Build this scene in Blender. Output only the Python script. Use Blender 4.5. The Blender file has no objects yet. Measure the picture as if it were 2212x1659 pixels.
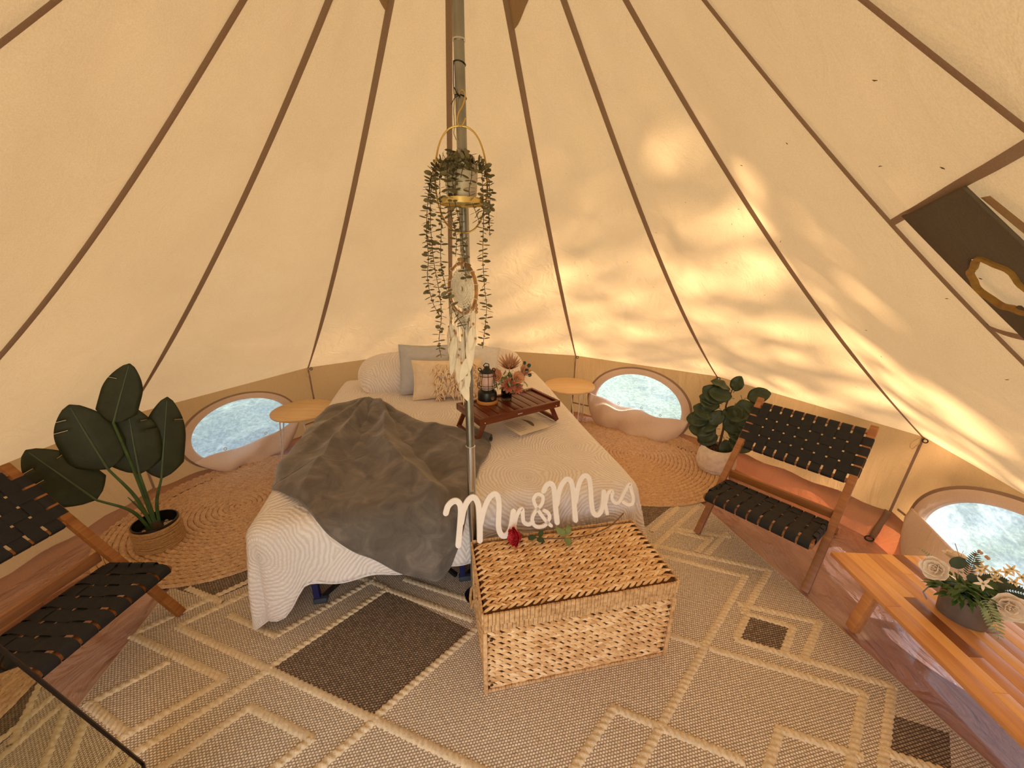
import bpy, bmesh, math, random
import numpy as np
from mathutils import Vector, Matrix
random.seed(7); RNG = np.random.default_rng(7)
C = bpy.context.scene.collection
scene = bpy.context.scene
R = math.radians
def lin(c):
    return tuple(((v/255)/12.92 if v/255 <= .04045 else ((v/255+.055)/1.055)**2.4) for v in c) + (1.0,)

# ------------------------------------------------------------------ camera
cam_d = bpy.data.cameras.new('camera'); cam = bpy.data.objects.new('camera', cam_d); C.objects.link(cam)
cam_d.sensor_fit = 'HORIZONTAL'; cam_d.sensor_width = 36; cam_d.lens = 827.6/2212*36
cam_d.clip_start = .02; cam_d.clip_end = 200
PIT, ROL = R(18.233), R(.487)
F_ = Vector((0, math.cos(PIT), -math.sin(PIT))); R_ = Vector((1, 0, 0)); U_ = R_.cross(F_)
RX = R_*math.cos(ROL)+U_*math.sin(ROL); UX = -R_*math.sin(ROL)+U_*math.cos(ROL)
M = Matrix((RX, UX, -F_)).transposed().to_4x4(); M.translation = Vector((.175, -1.471, 1.597))
cam.matrix_world = M
scene.camera = cam
# ------------------------------------------------------------------ sky, sun, exposure
SKY_STRENGTH = 2.0
SUN_ENERGY = 20
SUN_AZ, SUN_EL = 112, 45
EXPOSURE = 0.85
w = bpy.data.worlds.new('sky'); scene.world = w; w.use_nodes = True
nt = w.node_tree; bg = nt.nodes['Background']
tc = nt.nodes.new('ShaderNodeTexCoord'); sp = nt.nodes.new('ShaderNodeSeparateXYZ'); rp = nt.nodes.new('ShaderNodeValToRGB')
nt.links.new(tc.outputs['Generated'], sp.inputs[0]); nt.links.new(sp.outputs['Z'], rp.inputs[0]); nt.links.new(rp.outputs[0], bg.inputs[0])
rp.color_ramp.elements[0].position = 0.0; rp.color_ramp.elements[0].color = (.90, .92, .94, 1)
rp.color_ramp.elements[1].position = .7; rp.color_ramp.elements[1].color = (.78, .87, 1.0, 1)
bg.inputs[1].default_value = SKY_STRENGTH
sun_d = bpy.data.lights.new('sun', 'SUN'); sun_d.energy = SUN_ENERGY; sun_d.angle = R(.6); sun_d.color = (1, .92, .80)
sun = bpy.data.objects.new('sun', sun_d); C.objects.link(sun)
SUN_DIR = Vector((math.sin(R(SUN_AZ))*math.cos(R(SUN_EL)), math.cos(R(SUN_AZ))*math.cos(R(SUN_EL)), math.sin(R(SUN_EL))))
sun.rotation_euler = SUN_DIR.to_track_quat('Z', 'Y').to_euler(); sun.location = SUN_DIR*20
vs = scene.view_settings; vs.view_transform = 'Standard'; vs.look = 'None'; vs.exposure = EXPOSURE; vs.gamma = 1; vs.use_curve_mapping = False
scene.cycles.max_bounces = 12; scene.cycles.diffuse_bounces = 8; scene.cycles.transparent_max_bounces = 12
scene.cycles.use_denoising = True

# ------------------------------------------------------------------ materials
class NT:
    def __init__(s, name):
        s.m = bpy.data.materials.new(name); s.m.use_nodes = True; s.t = s.m.node_tree; s.t.nodes.clear()
        s.out = s.n('OutputMaterial')
    def n(s, kind, **kw):
        x = s.t.nodes.new('ShaderNode'+kind)
        for k, v in kw.items(): setattr(x, k, v)
        return x
    def l(s, a, b): s.t.links.new(a, b)
    def val(s, sock, v):
        if hasattr(v, 'is_output'): s.l(v, sock)
        else: sock.default_value = v
    def math(s, op, a, b=0.0, clamp=False):
        x = s.n('Math', operation=op); x.use_clamp = clamp
        s.val(x.inputs[0], a); s.val(x.inputs[1], b); return x.outputs[0]
    def vmath(s, op, a, b=(0, 0, 0)):
        x = s.n('VectorMath', operation=op); s.val(x.inputs[0], a); s.val(x.inputs[1], b); return x
    def mapping(s, scale=(1, 1, 1), rot=(0, 0, 0), coord='Object', loc=(0, 0, 0)):
        t = s.n('TexCoord'); m = s.n('Mapping'); s.l(t.outputs[coord], m.inputs[0])
        m.inputs['Scale'].default_value = scale; m.inputs['Rotation'].default_value = rot; m.inputs['Location'].default_value = loc
        return m.outputs[0]
    def noise(s, vec, scale, detail=2, rough=.5, dist=0.0):
        x = s.n('TexNoise'); s.l(vec, x.inputs['Vector']); x.inputs['Scale'].default_value = scale; x.inputs['Detail'].default_value = detail
        x.inputs['Roughness'].default_value = rough; x.inputs['Distortion'].default_value = dist; return x.outputs['Fac']
    def ramp(s, fac, stops):
        x = s.n('ValToRGB'); s.l(fac, x.inputs[0]); e = x.color_ramp.elements
        while len(e) < len(stops): e.new(.5)
        for el, (p, c) in zip(e, stops): el.position = p; el.color = c if len(c) == 4 else c+(1,)
        return x.outputs[0]
    def mix(s, fac, a, b, blend='MIX'):
        x = s.n('Mix', data_type='RGBA', blend_type=blend); s.val(x.inputs[0], fac); s.val(x.inputs[6], a); s.val(x.inputs[7], b); return x.outputs[2]
    def bump(s, h, strength=.3, dist=.01, normal=None):
        x = s.n('Bump'); s.l(h, x.inputs['Height']); x.inputs['Strength'].default_value = strength; x.inputs['Distance'].default_value = dist
        if normal is not None: s.l(normal, x.inputs['Normal'])
        return x.outputs[0]
    def pbr(s, col, rough=.6, metal=0.0, normal=None, **kw):
        x = s.n('BsdfPrincipled'); s.val(x.inputs['Base Color'], col); s.val(x.inputs['Roughness'], rough); s.val(x.inputs['Metallic'], metal)
        if normal is not None: s.l(normal, x.inputs['Normal'])
        for k, v in kw.items(): s.val(x.inputs[k], v)
        return x.outputs[0]
    def done(s, sh): s.l(sh, s.out.inputs[0]); return s.m

MAT = {}
def simple(name, col, rough=.6, metal=0.0, var=.12, nscale=30, bump=.0, bscale=200, **kw):
    t = NT(name); v = t.mapping(); n = t.noise(v, nscale, 3)
    c = lin(col); d = tuple(x*(1-var) for x in c[:3])+(1,); e = tuple(min(1, x*(1+var)) for x in c[:3])+(1,)
    cc = t.ramp(n, [(.3, d), (.7, e)])
    nm = t.bump(t.noise(v, bscale, 2), bump, .004) if bump else None
    MAT[name] = t.done(t.pbr(cc, rough, metal, nm, **kw)); return MAT[name]

def canvas(name, diff, trans, mixf=.5, wrinkle=.5):
    t = NT(name); v = t.mapping()
    big = t.noise(v, 2.2, 4, .55, .6); fine = t.noise(t.mapping((1, 1, 1)), 420, 2); cre = t.noise(t.mapping((1.3, 1.3, .35)), 5.5, 4, .6, 1.2)
    h = t.math('ADD', t.math('MULTIPLY', cre, 1.0), t.math('MULTIPLY', fine, .05))
    nm = t.bump(h, wrinkle, .035)
    var = t.ramp(t.noise(v, 260, 2), [(.3, (.93, .93, .93, 1)), (.7, (1.05, 1.05, 1.05, 1))])
    var2 = t.ramp(big, [(.3, (.95, .94, .93, 1)), (.7, (1.03, 1.03, 1.03, 1))])
    vv = t.mix(1.0, var, var2, 'MULTIPLY')
    d = t.n('BsdfDiffuse'); t.l(t.mix(1.0, vv, diff+(1,), 'MULTIPLY'), d.inputs[0]); t.l(nm, d.inputs['Normal'])
    b = t.n('BsdfTranslucent'); t.l(t.mix(1.0, vv, trans+(1,), 'MULTIPLY'), b.inputs[0]); t.l(nm, b.inputs['Normal'])
    m = t.n('MixShader'); m.inputs[0].default_value = mixf; t.l(d.outputs[0], m.inputs[1]); t.l(b.outputs[0], m.inputs[2])
    MAT[name] = t.done(m.outputs[0])
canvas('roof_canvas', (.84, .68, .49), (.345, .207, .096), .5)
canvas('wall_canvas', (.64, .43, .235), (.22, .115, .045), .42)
canvas('flap_canvas', (.90, .71, .56), (.16, .12, .09), .16, .3)
canvas('tape_canvas', (.50, .36, .27), (.12, .07, .045), .4, .1)
canvas('dark_flap', (.205, .165, .13), (.04, .032, .026), .3, .2)
canvas('rim_plastic', (.43, .29, .19), (.34, .09, .03), .30, .5)
canvas('shade_and_lining_canvas', (.42, .30, .18), (.30, .19, .10), .4, .2)  # dark tone paints the shade of the vent hoods; also colours the flap lining

def wood(name, c1, c2, axis=0, rough=.45, scale=1.0, coat=.0):
    t = NT(name); sc = [14, 14, 14]; sc[axis] = 1.2
    oi = t.n('ObjectInfo'); off = t.vmath('MULTIPLY', oi.outputs['Random'], (17.3, 9.1, 5.7)).outputs[0]
    v = t.vmath('ADD', t.mapping(tuple(s*scale for s in sc)), off).outputs[0]
    n1 = t.noise(v, 2.2, 5, .6, .7); n2 = t.noise(v, 9, 3, .6)
    f = t.math('ADD', t.math('MULTIPLY', n1, .75), t.math('MULTIPLY', n2, .25))
    a, b = lin(c1), lin(c2)
    c = t.ramp(f, [(.3, a), (.52, tuple((x+y)/2 for x, y in zip(a, b))), (.7, b)])
    bc = t.n('BrightContrast'); t.l(c, bc.inputs[0]); t.l(t.math('MULTIPLY', t.math('SUBTRACT', oi.outputs['Random'], .5), .05), bc.inputs[1])
    MAT[name] = t.done(t.pbr(bc.outputs[0], rough, 0, t.bump(n2, .12, .002), **{'Coat Weight': coat}))
wood('chair_wood_x', (124, 76, 42), (170, 116, 70), 0); wood('chair_wood_z', (112, 66, 34), (158, 104, 58), 2)
wood('tray_wood', (78, 36, 18), (122, 62, 34), 1, .35); wood('tray_wood_x', (78, 36, 18), (122, 62, 34), 0, .35)
wood('plank_light', (216, 152, 82), (240, 186, 112), 0, .36, 1, .2); wood('plank_mid', (186, 120, 62), (216, 156, 92), 0, .36, 1, .2); wood('plank_dark', (112, 64, 34), (152, 94, 52), 0, .36, 1, .2)
wood('table_top', (204, 168, 118), (230, 200, 152), 0, .4); wood('bamboo', (176, 112, 46), (206, 146, 72), 0, .4)
simple('strap_black', (20, 19, 20), .75, 0, .2, 60, .3, 500)
simple('black_metal', (22, 20, 22), .4, .3); simple('black_plastic', (18, 18, 20), .3); simple('bracket_plastic', (62, 68, 78), .5)
simple('blue_metal', (36, 40, 92), .4, .2); simple('white_metal', (232, 226, 218), .35)
simple('chrome', (205, 208, 210), .18, 1.0, .05); simple('brass', (214, 184, 112), .3, .9, .05); simple('brass_plate', (226, 200, 128), .35, .6, .05)
simple('white_pot', (222, 206, 186), .55); simple('ceramic_white', (226, 214, 198), .35, 0, .06, 8)
simple('sign_white', (238, 230, 222), .5, 0, .03); simple('cord_white', (232, 222, 208), .8, 0, .08); simple('cord_beige', (206, 178, 136), .8)
simple('feather', (240, 228, 210), .8, 0, .06); simple('bead_wood', (176, 136, 90), .5); simple('rattan', (178, 132, 82), .6, 0, .25, 60)
simple('soil', (58, 44, 32), .9, 0, .4, 120, .6, 200); simple('pebble', (196, 178, 150), .7)
simple('leaf_dark', (40, 48, 24), .58, 0, .3, 14, .15, 60); simple('leaf_rib', (74, 92, 62), .5); simple('stem_green', (66, 92, 48), .5, 0, .3, 20)
simple('leaf_fig', (56, 70, 40), .45, 0, .3, 25, .15, 80); simple('bark', (88, 66, 46), .8)
simple('leaf_eucalyptus', (114, 106, 76), .6, 0, .25, 60); simple('stem_brown', (76, 58, 38), .7); simple('leaf_olive', (134, 122, 66), .6, 0, .2, 60)
simple('cushion_blue', (188, 188, 190), .85, 0, .05, 30, .25, 700); simple('cushion_pale', (218, 218, 218), .85, 0, .05, 30, .25, 700)
simple('cushion_cream', (236, 216, 186), .85, 0, .05, 30, .3, 700); simple('yarn_cream', (240, 218, 184), .9, 0, .1, 80)
simple('lamp_glass', (226, 196, 190), .35, 0, .03, 4, **{'Subsurface Weight': .3}); simple('galvanised', (126, 124, 122), .5, .55, .15, 18)
simple('petal_white', (240, 228, 212), .6, 0, .05); simple('petal_cream', (238, 214, 168), .6, 0, .08); simple('petal_pink', (206, 122, 104), .6, 0, .2, 90); simple('petal_peach', (232, 176, 134), .6, 0, .1)
simple('petal_dusty', (198, 156, 124), .6, 0, .15); simple('leaf_bright', (58, 92, 36), .5, 0, .3, 60); simple('leaf_pale', (136, 152, 104), .6, 0, .25, 60); simple('leaf_grey', (52, 72, 60), .5, 0, .2, 30)
simple('rose_red', (176, 18, 34), .45, 0, .2, 60); simple('rose_stem', (110, 76, 40), .6); simple('paper', (236, 224, 206), .7, 0, .02); simple('ink', (150, 136, 118), .8); simple('ink_dark', (128, 112, 98), .8)
simple('rivet', (70, 46, 24), .4, .5); simple('twine', (176, 138, 88), .8, 0, .2, 90); simple('frame_dark', (34, 24, 30), .4); simple('tag_black', (24, 22, 24), .6)
simple('mattress_ticking', (226, 220, 212), .8); simple('bark_tree', (92, 78, 62), .9, 0, .3, 12, .6, 30); simple('leaf_tree', (72, 104, 44), .6, 0, .3, 3)
simple('pole_patina', (150, 152, 146), .27, .95, .16, 12)

t = NT('mirror_glass'); MAT['mirror_glass'] = t.done(t.pbr((.78, .84, .76, 1), .02, 1.0))
t = NT('vase_glass'); g = t.n('BsdfGlass'); g.inputs['IOR'].default_value = 1.3; g.inputs['Color'].default_value = (.55, .5, .48, 1); g.inputs['Roughness'].default_value = .12
tr = t.n('BsdfTransparent'); tr.inputs[0].default_value = (.5, .47, .45, 1); mx = t.n('MixShader'); mx.inputs[0].default_value = .45; t.l(g.outputs[0], mx.inputs[1]); t.l(tr.outputs[0], mx.inputs[2]); MAT['vase_glass'] = t.done(mx.outputs[0])
# window pane: cloudy clear vinyl with creases
t = NT('pane_vinyl'); v = t.mapping((1, 1, 1)); n = t.noise(t.mapping((26, 26, 40)), 1.6, 4, .65, .4)
cr = t.n('TexWave'); cr.wave_type = 'BANDS'; t.l(t.mapping((1.1, 1.1, 2.2), (0, .6, .5)), cr.inputs[0]); cr.inputs['Scale'].default_value = 1.6; cr.inputs['Distortion'].default_value = 7; cr.inputs['Detail'].default_value = 3; cr.inputs['Detail Scale'].default_value = 1.2
crease = t.ramp(cr.outputs['Fac'], [(.965, (0, 0, 0, 1)), (1, (.5, .5, .5, 1))])
trl = t.n('BsdfTranslucent'); t.l(t.mix(crease, t.ramp(n, [(.38, (.25, .30, .38, 1)), (.66, (.38, .43, .50, 1))]), (.5, .56, .6, 1)), trl.inputs[0])
tra = t.n('BsdfTransparent'); tra.inputs[0].default_value = (.33, .38, .50, 1)
mx = t.n('MixShader'); t.l(t.math('ADD', t.math('MULTIPLY', n, .25), .42), mx.inputs[0]); t.l(tra.outputs[0], mx.inputs[1]); t.l(trl.outputs[0], mx.inputs[2])
MAT['pane_vinyl'] = t.done(mx.outputs[0])
# groundsheet
t = NT('groundsheet'); v = t.mapping(); b = t.noise(t.mapping((1.6, .7, 1), (0, 0, .6)), 4.5, 5, .55, 1.6); b2 = t.noise(v, 18, 3, .5, .8)
h = t.math('ADD', t.math('MULTIPLY', b, 1.0), t.math('MULTIPLY', b2, .12))
c = t.ramp(t.noise(v, 3, 3), [(.3, lin((178, 134, 114))), (.7, lin((196, 152, 132)))])
MAT['groundsheet'] = t.done(t.pbr(c, .22, 0, t.bump(h, 1.0, .07), **{'Coat Weight': .8, 'Coat Roughness': .06}))
# lawn
t = NT('lawn'); v = t.mapping(); c = t.ramp(t.noise(v, 30, 5, .7), [(.3, lin((62, 70, 40))), (.52, lin((126, 132, 84))), (.72, lin((188, 186, 146)))])
MAT['lawn'] = t.done(t.pbr(c, .9, 0, t.bump(t.noise(v, 60, 3), .6, .03)))
# quilt: fan-shaped arcs of small pleats
def quilt(name, col, dark, scale=3.4):
    t = NT(name); tc = t.n('TexCoord'); uv0 = tc.outputs['UV']; wn_ = t.n('TexNoise'); t.l(uv0, wn_.inputs['Vector']); wn_.inputs['Scale'].default_value = 3.2; wn_.inputs['Detail'].default_value = 2
    uv = t.vmath('ADD', uv0, t.vmath('MULTIPLY', wn_.outputs['Color'], (.16, .16, 0)).outputs[0]).outputs[0]
    vo = t.n('TexVoronoi'); vo.voronoi_dimensions = '2D'; t.l(uv, vo.inputs['Vector']); vo.inputs['Scale'].default_value = scale; vo.inputs['Randomness'].default_value = .9
    d = vo.outputs['Distance']
    pos = t.vmath('SUBTRACT', t.vmath('MULTIPLY', uv, (scale, scale, 0)).outputs[0], t.vmath('MULTIPLY', vo.outputs['Position'], (scale, scale, 0)).outputs[0])
    s = t.n('SeparateXYZ'); t.l(pos.outputs[0], s.inputs[0])
    ang = t.math('ARCTAN2', s.outputs[0], s.outputs[1])
    wob = t.noise(uv, 22, 2); 
    ring = t.math('SINE', t.math('ADD', t.math('MULTIPLY', d, 178.0), t.math('MULTIPLY', wob, 6.0)))
    rad = t.math('SINE', t.math('ADD', t.math('MULTIPLY', ang, 40.0), t.math('MULTIPLY', t.math('FLOOR', t.math('MULTIPLY', d, 28.33)), 2.1)))
    pz = t.math('MULTIPLY', t.math('ADD', t.math('MULTIPLY', ring, .5), .5), t.math('ADD', t.math('MULTIPLY', rad, .30), .70))
    c = t.ramp(pz, [(.05, lin(dark)), (.45, lin(col))])
    nm = t.bump(t.math('ADD', pz, t.math('MULTIPLY', t.noise(uv, 9, 3), 1.4)), .5, .008)
    MAT[name] = t.done(t.pbr(c, .85, 0, nm, **{'Sheen Weight': .15}))
quilt('quilt_cloth', (236, 230, 227), (218, 208, 200), 2.0)
t = NT('throw_plush'); v = t.mapping(); n = t.noise(v, 9, 4, .6, 1.0); f = t.noise(v, 600, 2)
c = t.ramp(n, [(.3, lin((84, 77, 71))), (.55, lin((106, 98, 90))), (.75, lin((132, 121, 110)))])
MAT['throw_plush'] = t.done(t.pbr(c, .9, 0, t.bump(t.math('ADD', t.math('MULTIPLY', n, .6), t.math('MULTIPLY', f, .15)), .35, .012), **{'Sheen Weight': .45, 'Sheen Roughness': .4}))
# flat woven rug
def weave(name, light, mid, dark, sx=.0108, sy=.0088, rot=0.0):
    t = NT(name); v = t.mapping((1, 1, 1), (0, 0, rot)); b = t.n('TexBrick'); b.offset = .5; t.l(v, b.inputs[0])
    b.inputs['Scale'].default_value = 1.0; b.inputs['Brick Width'].default_value = sx; b.inputs['Row Height'].default_value = sy; b.inputs['Mortar Size'].default_value = .0019; b.inputs['Mortar Smooth'].default_value = .5; b.inputs['Bias'].default_value = -.1
    b.inputs['Color1'].default_value = lin(light); b.inputs['Color2'].default_value = lin(mid); b.inputs['Mortar'].default_value = lin(dark)
    n = t.ramp(t.noise(t.mapping(), 90, 3), [(.3, (.72, .72, .72, 1)), (.7, (1.12, 1.12, 1.12, 1))])
    c = t.mix(1.0, b.outputs['Color'], n, 'MULTIPLY')
    MAT[name] = t.done(t.pbr(c, .9, 0, t.bump(t.math('SUBTRACT', 1.0, b.outputs['Fac']), .8, .004)))
weave('rug_weave', (252, 242, 226), (238, 222, 198), (166, 142, 116)); weave('rug_dark', (176, 154, 128), (132, 110, 88), (76, 60, 48), .012, .009, 0)
simple('rug_braid', (222, 202, 168), .9, 0, .14, 90, .4, 300); simple('rug_edge', (196, 178, 148), .9)
def strawlike(name, c1, c2, c3, sc=60):
    t = NT(name); oi = t.n('ObjectInfo'); v = t.vmath('ADD', t.mapping(), t.vmath('MULTIPLY', oi.outputs['Random'], (3, 5, 7)).outputs[0]).outputs[0]
    n = t.noise(v, sc, 4, .65); n2 = t.noise(v, sc*.15, 2)
    at = t.n('Attribute', attribute_name='rnd'); f_ = t.math('ADD', t.math('MULTIPLY', n, .7), t.math('MULTIPLY', n2, .3)); f_ = t.math('ADD', f_, at.outputs['Fac'])
    c = t.ramp(f_, [(.32, lin(c1)), (.5, lin(c2)), (.68, lin(c3))])
    MAT[name] = t.done(t.pbr(c, .7, 0, t.bump(n, .4, .003)))
strawlike('seagrass', (198, 150, 96), (226, 184, 130), (244, 212, 166), 22); strawlike('seagrass_wrap', (160, 116, 72), (208, 166, 116), (230, 194, 146), 60)
strawlike('jute', (166, 128, 92), (208, 170, 128), (228, 194, 152), 160); simple('jute_base', (96, 64, 38), .95); simple('basket_core', (84, 50, 22), .9)

# ------------------------------------------------------------------ mesh helpers
def nrm(v): v = np.asarray(v, float); return v/(np.linalg.norm(v)+1e-12)
class MB:
    def __init__(s): s.v = []; s.f = []; s.uv = None; s.rnd = None
    def add(s, v, f):
        o = len(s.v); s.v.extend([tuple(map(float, p)) for p in v]); s.f.extend([tuple(i+o for i in q) for q in f]); return s
    def box(s, c, size, rot=None, bev=.0):
        bm = bmesh.new(); bmesh.ops.create_cube(bm, size=1); bmesh.ops.scale(bm, vec=size, verts=bm.verts)
        if bev: bmesh.ops.bevel(bm, geom=bm.edges[:], offset=bev, segments=2, affect='EDGES', profile=.6)
        m = Matrix.Identity(3) if rot is None else rot
        bm.verts.index_update(); s.add([tuple(m @ p.co + Vector(c)) for p in bm.verts], [[x.index for x in q.verts] for q in bm.faces]); bm.free(); return s
    def bar(s, a, b, wd, th, up=(0, 0, 1), bev=.003):
        a, b = Vector(a), Vector(b); x = (b-a); L = x.length; x.normalize(); u = Vector(up); y = u.cross(x).normalized(); z = x.cross(y)
        return s.box((a+b)/2, (L, wd, th), Matrix((x, y, z)).transposed(), bev)
    def tube(s, pts, rad, n=10, cap=True, closed=False):
        pts = [np.asarray(p, float) for p in pts]; k = len(pts); rad = [rad]*k if np.isscalar(rad) else rad
        vs, fs = [], []; up = None
        for i, p in enumerate(pts):
            a = pts[(i-1) % k] if closed else pts[max(i-1, 0)]; b = pts[(i+1) % k] if closed else pts[min(i+1, k-1)]
            t = nrm(b-a)
            if up is None: up = nrm(np.cross(t, [0, 0, 1] if abs(t[2]) < .9 else [1, 0, 0]))
            up = nrm(up-t*np.dot(up, t)); q = np.cross(t, up)
            for j in range(n):
                an = 2*math.pi*j/n; vs.append(p+rad[i]*(math.cos(an)*up+math.sin(an)*q))
        for i in range(k if closed else k-1):
            for j in range(n):
                fs.append((i*n+j, i*n+(j+1) % n, ((i+1) % k)*n+(j+1) % n, ((i+1) % k)*n+j))
        if cap and not closed: fs.append(tuple(range(n-1, -1, -1))); fs.append(tuple((k-1)*n+j for j in range(n)))
        return s.add(vs, fs)
    def lathe(s, prof, n=24, c=(0, 0, 0), capb=True, capt=True):
        vs, fs = [], []
        for r_, z in prof:
            for j in range(n): an = 2*math.pi*j/n; vs.append((c[0]+r_*math.cos(an), c[1]+r_*math.sin(an), c[2]+z))
        for i in range(len(prof)-1):
            for j in range(n): fs.append((i*n+j, i*n+(j+1) % n, (i+1)*n+(j+1) % n, (i+1)*n+j))
        if capb: fs.append(tuple(range(n-1, -1, -1)))
        if capt: fs.append(tuple((len(prof)-1)*n+j for j in range(n)))
        return s.add(vs, fs)
    def grid(s, P, closed_u=False, uv=None):   # P: (nu, nv, 3)
        nu, nv = P.shape[:2]; fs = []
        for i in range(nu if closed_u else nu-1):
            for j in range(nv-1): fs.append((i*nv+j, ((i+1) % nu)*nv+j, ((i+1) % nu)*nv+j+1, i*nv+j+1))
        o = len(s.v); s.add(P.reshape(-1, 3), fs)
        if uv is not None: s.uv = (s.uv or [])+[tuple(q) for q in uv.reshape(-1, 2)]
        return s
    def ball(s, c, r_, n=8, sc=(1, 1, 1), rot=None):
        m = max(4, n//2+1); vs = []; fs = []
        for i in range(1, m):
            th = math.pi*i/m
            for j in range(n): an = 2*math.pi*j/n; vs.append(np.array((math.sin(th)*math.cos(an)*sc[0], math.sin(th)*math.sin(an)*sc[1], math.cos(th)*sc[2]))*r_)
        vs += [np.array((0, 0, sc[2]*r_)), np.array((0, 0, -sc[2]*r_))]
        for i in range(m-2):
            for j in range(n): fs.append((i*n+j, (i+1)*n+j, (i+1)*n+(j+1) % n, i*n+(j+1) % n))
        a = len(vs)-2
        for j in range(n): fs.append((a, j, (j+1) % n)); fs.append((a+1, (m-2)*n+(j+1) % n, (m-2)*n+j))
        if rot is not None: vs = [np.array(rot) @ v for v in vs]
        return s.add([v+np.asarray(c, float) for v in vs], fs)
    def torus(s, c, R1, r_, n=32, k=8, ax=(0, 0, 1), sx=1., sy=1.):
        ax = nrm(ax); u = nrm(np.cross(ax, [0, 0, 1] if abs(ax[2]) < .9 else [1, 0, 0])); v = np.cross(ax, u)
        return s.tube([np.asarray(c)+R1*(math.cos(2*math.pi*i/n)*u*sx+math.sin(2*math.pi*i/n)*v*sy) for i in range(n)], r_, k, closed=True)
    def build(s, name, mat, parent=None, smooth=True, ang=38, solid=0.0, link=True):
        me = bpy.data.meshes.new(name); me.from_pydata(s.v, [], s.f); me.update()
        if s.uv:
            l = me.uv_layers.new(name='UVMap'); a = np.array(s.uv); idx = np.zeros(len(me.loops), int); me.loops.foreach_get('vertex_index', idx); l.data.foreach_set('uv', a[idx].ravel())
        if smooth:
            me.shade_smooth()
            if ang: me.set_sharp_from_angle(angle=R(ang))
        if s.rnd: me.attributes.new('rnd', 'FLOAT', 'POINT').data.foreach_set('value', np.array(s.rnd, np.float32))
        me.materials.append(MAT[mat]); o = bpy.data.objects.new(name, me); C.objects.link(o)
        if parent is not None: o.parent = parent
        if solid:
            md = o.modifiers.new('thickness', 'SOLIDIFY'); md.thickness = solid; md.offset = 0
        return o
def tag(o, label, cat, group=None, kind=None):
    if label: o['label'] = label
    if cat: o['category'] = cat
    if group: o['group'] = group
    if kind: o['kind'] = kind
    return o
def thing(name, label, cat, loc=(0, 0, 0), rotz=0, group=None, kind=None):
    o = bpy.data.objects.new(name, None); C.objects.link(o); o.location = loc; o.rotation_euler = (0, 0, rotz); o.empty_display_size = .1
    return tag(o, label, cat, group, kind)
BANG = R(11.85); BU = np.array([math.cos(BANG), math.sin(BANG), 0]); BV = np.array([-math.sin(BANG), math.cos(BANG), 0])
def W(a, b, z): return a*BU+b*BV+np.array([0, 0, z])
def Wn(a, b, z): return np.stack([a*BU[0]+b*BV[0], a*BU[1]+b*BV[1], z+0*a], -1)
def smooth(x): x = np.clip(x, 0, 1); return x*x*(3-2*x)
def vnoise(x, y, seed=0):
    r_ = np.random.default_rng(seed); o = 0*x
    for i in range(7):
        k = r_.uniform(.6, 2.4, 2)*r_.choice([-1, 1], 2); ph = r_.uniform(0, 6.28); o = o+np.sin(k[0]*x+k[1]*y+ph)
    return o/4
def leafgrid(L, Wd, prof, bend=0., fold=0., nl=10, nw=4, wave=0., droop=0.):
    # leaf in local frame: base at origin, tip along +y, face +z
    u = np.linspace(0, 1, nl+1); s = np.linspace(-1, 1, nw+1); P = np.zeros((nl+1, nw+1, 3))
    for i, a in enumerate(u):
        wd = prof(a)*Wd/2
        for j, b in enumerate(s): P[i, j] = (b*wd, a*L, fold*abs(b)*wd+bend*L*a*a+wave*Wd*math.sin(a*15+b*2)*abs(b)+droop*b*b*wd)
    return P
def orient(P, base, d, n):
    y = nrm(d); x = nrm(np.cross(y, n)); z = np.cross(x, y); Mx = np.stack([x, y, z], 1)
    return P @ Mx.T+np.asarray(base, float)
oval = lambda a: math.sqrt(max(0, 1-(2*a-1)**2))*.98+.02
egg = lambda a: max(.02, math.sin(math.pi*min(1, a**.75))**.8)
banana = lambda a: max(.02, (min(1, a*5.5)**.6)*(1-max(0, a-.45)**2.2*3.3) if a < 1 else .02)
# ================================================================== TENT
APEX = np.array([0, 0, 3.0])
SEAM = {1: ((-1.903, -1.621, .57), .097, .031, -.001), 2: ((-2.474, -.358, .56), .176, .136, .014), 3: ((-2.354, .842, .593), .095, -.018, .034),
 4: ((-1.671, 1.859, .64), .108, .005, .013), 5: ((-.468, 2.456, .70), .1, .047, -.006), 6: ((.828, 2.359, .649), .097, .006, .001),
 7: ((1.905, 1.618, .663), .109, .063, -.018), 8: ((2.458, .455, .674), .08, .034, -.071), 9: ((2.299, -.982, .57), .128, .081, -.064),
 10: ((1.618, -1.906, .57), .05, .049, .007), 11: ((.86, -2.28, .58), .1, .04, 0), 12: ((-1.04, -2.20, .58), .1, .04, 0)}
DOOR_TOP = np.array([-.05, -2.05, 2.15])       # peak of the A-frame that holds the open doorway out
def curve(k, t):
    if k in (11, 12):
        t = np.asarray(t, float)[..., None]; E = np.array(SEAM[k][0])
        return np.where(t < .55, E+(DOOR_TOP-E)*(t/.55), DOOR_TOP+(APEX-DOOR_TOP)*((t-.55)/.45)-np.array([0, 0, .10])*np.sin(np.pi*np.clip((t-.55)/.45, 0, 1)))
    E, s, c, g = SEAM[k]; E = np.array(E); t = np.asarray(t, float)[..., None]
    rad = nrm([E[0], E[1], 0]); tan = np.array([rad[1], -rad[0], 0]); h = 4*t*(1-t)
    return E*(1-t)+APEX*t-rad*(s*h+c*h*(1-2*t))+tan*(g*h)
def nxt(k): return k % 12+1
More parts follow.
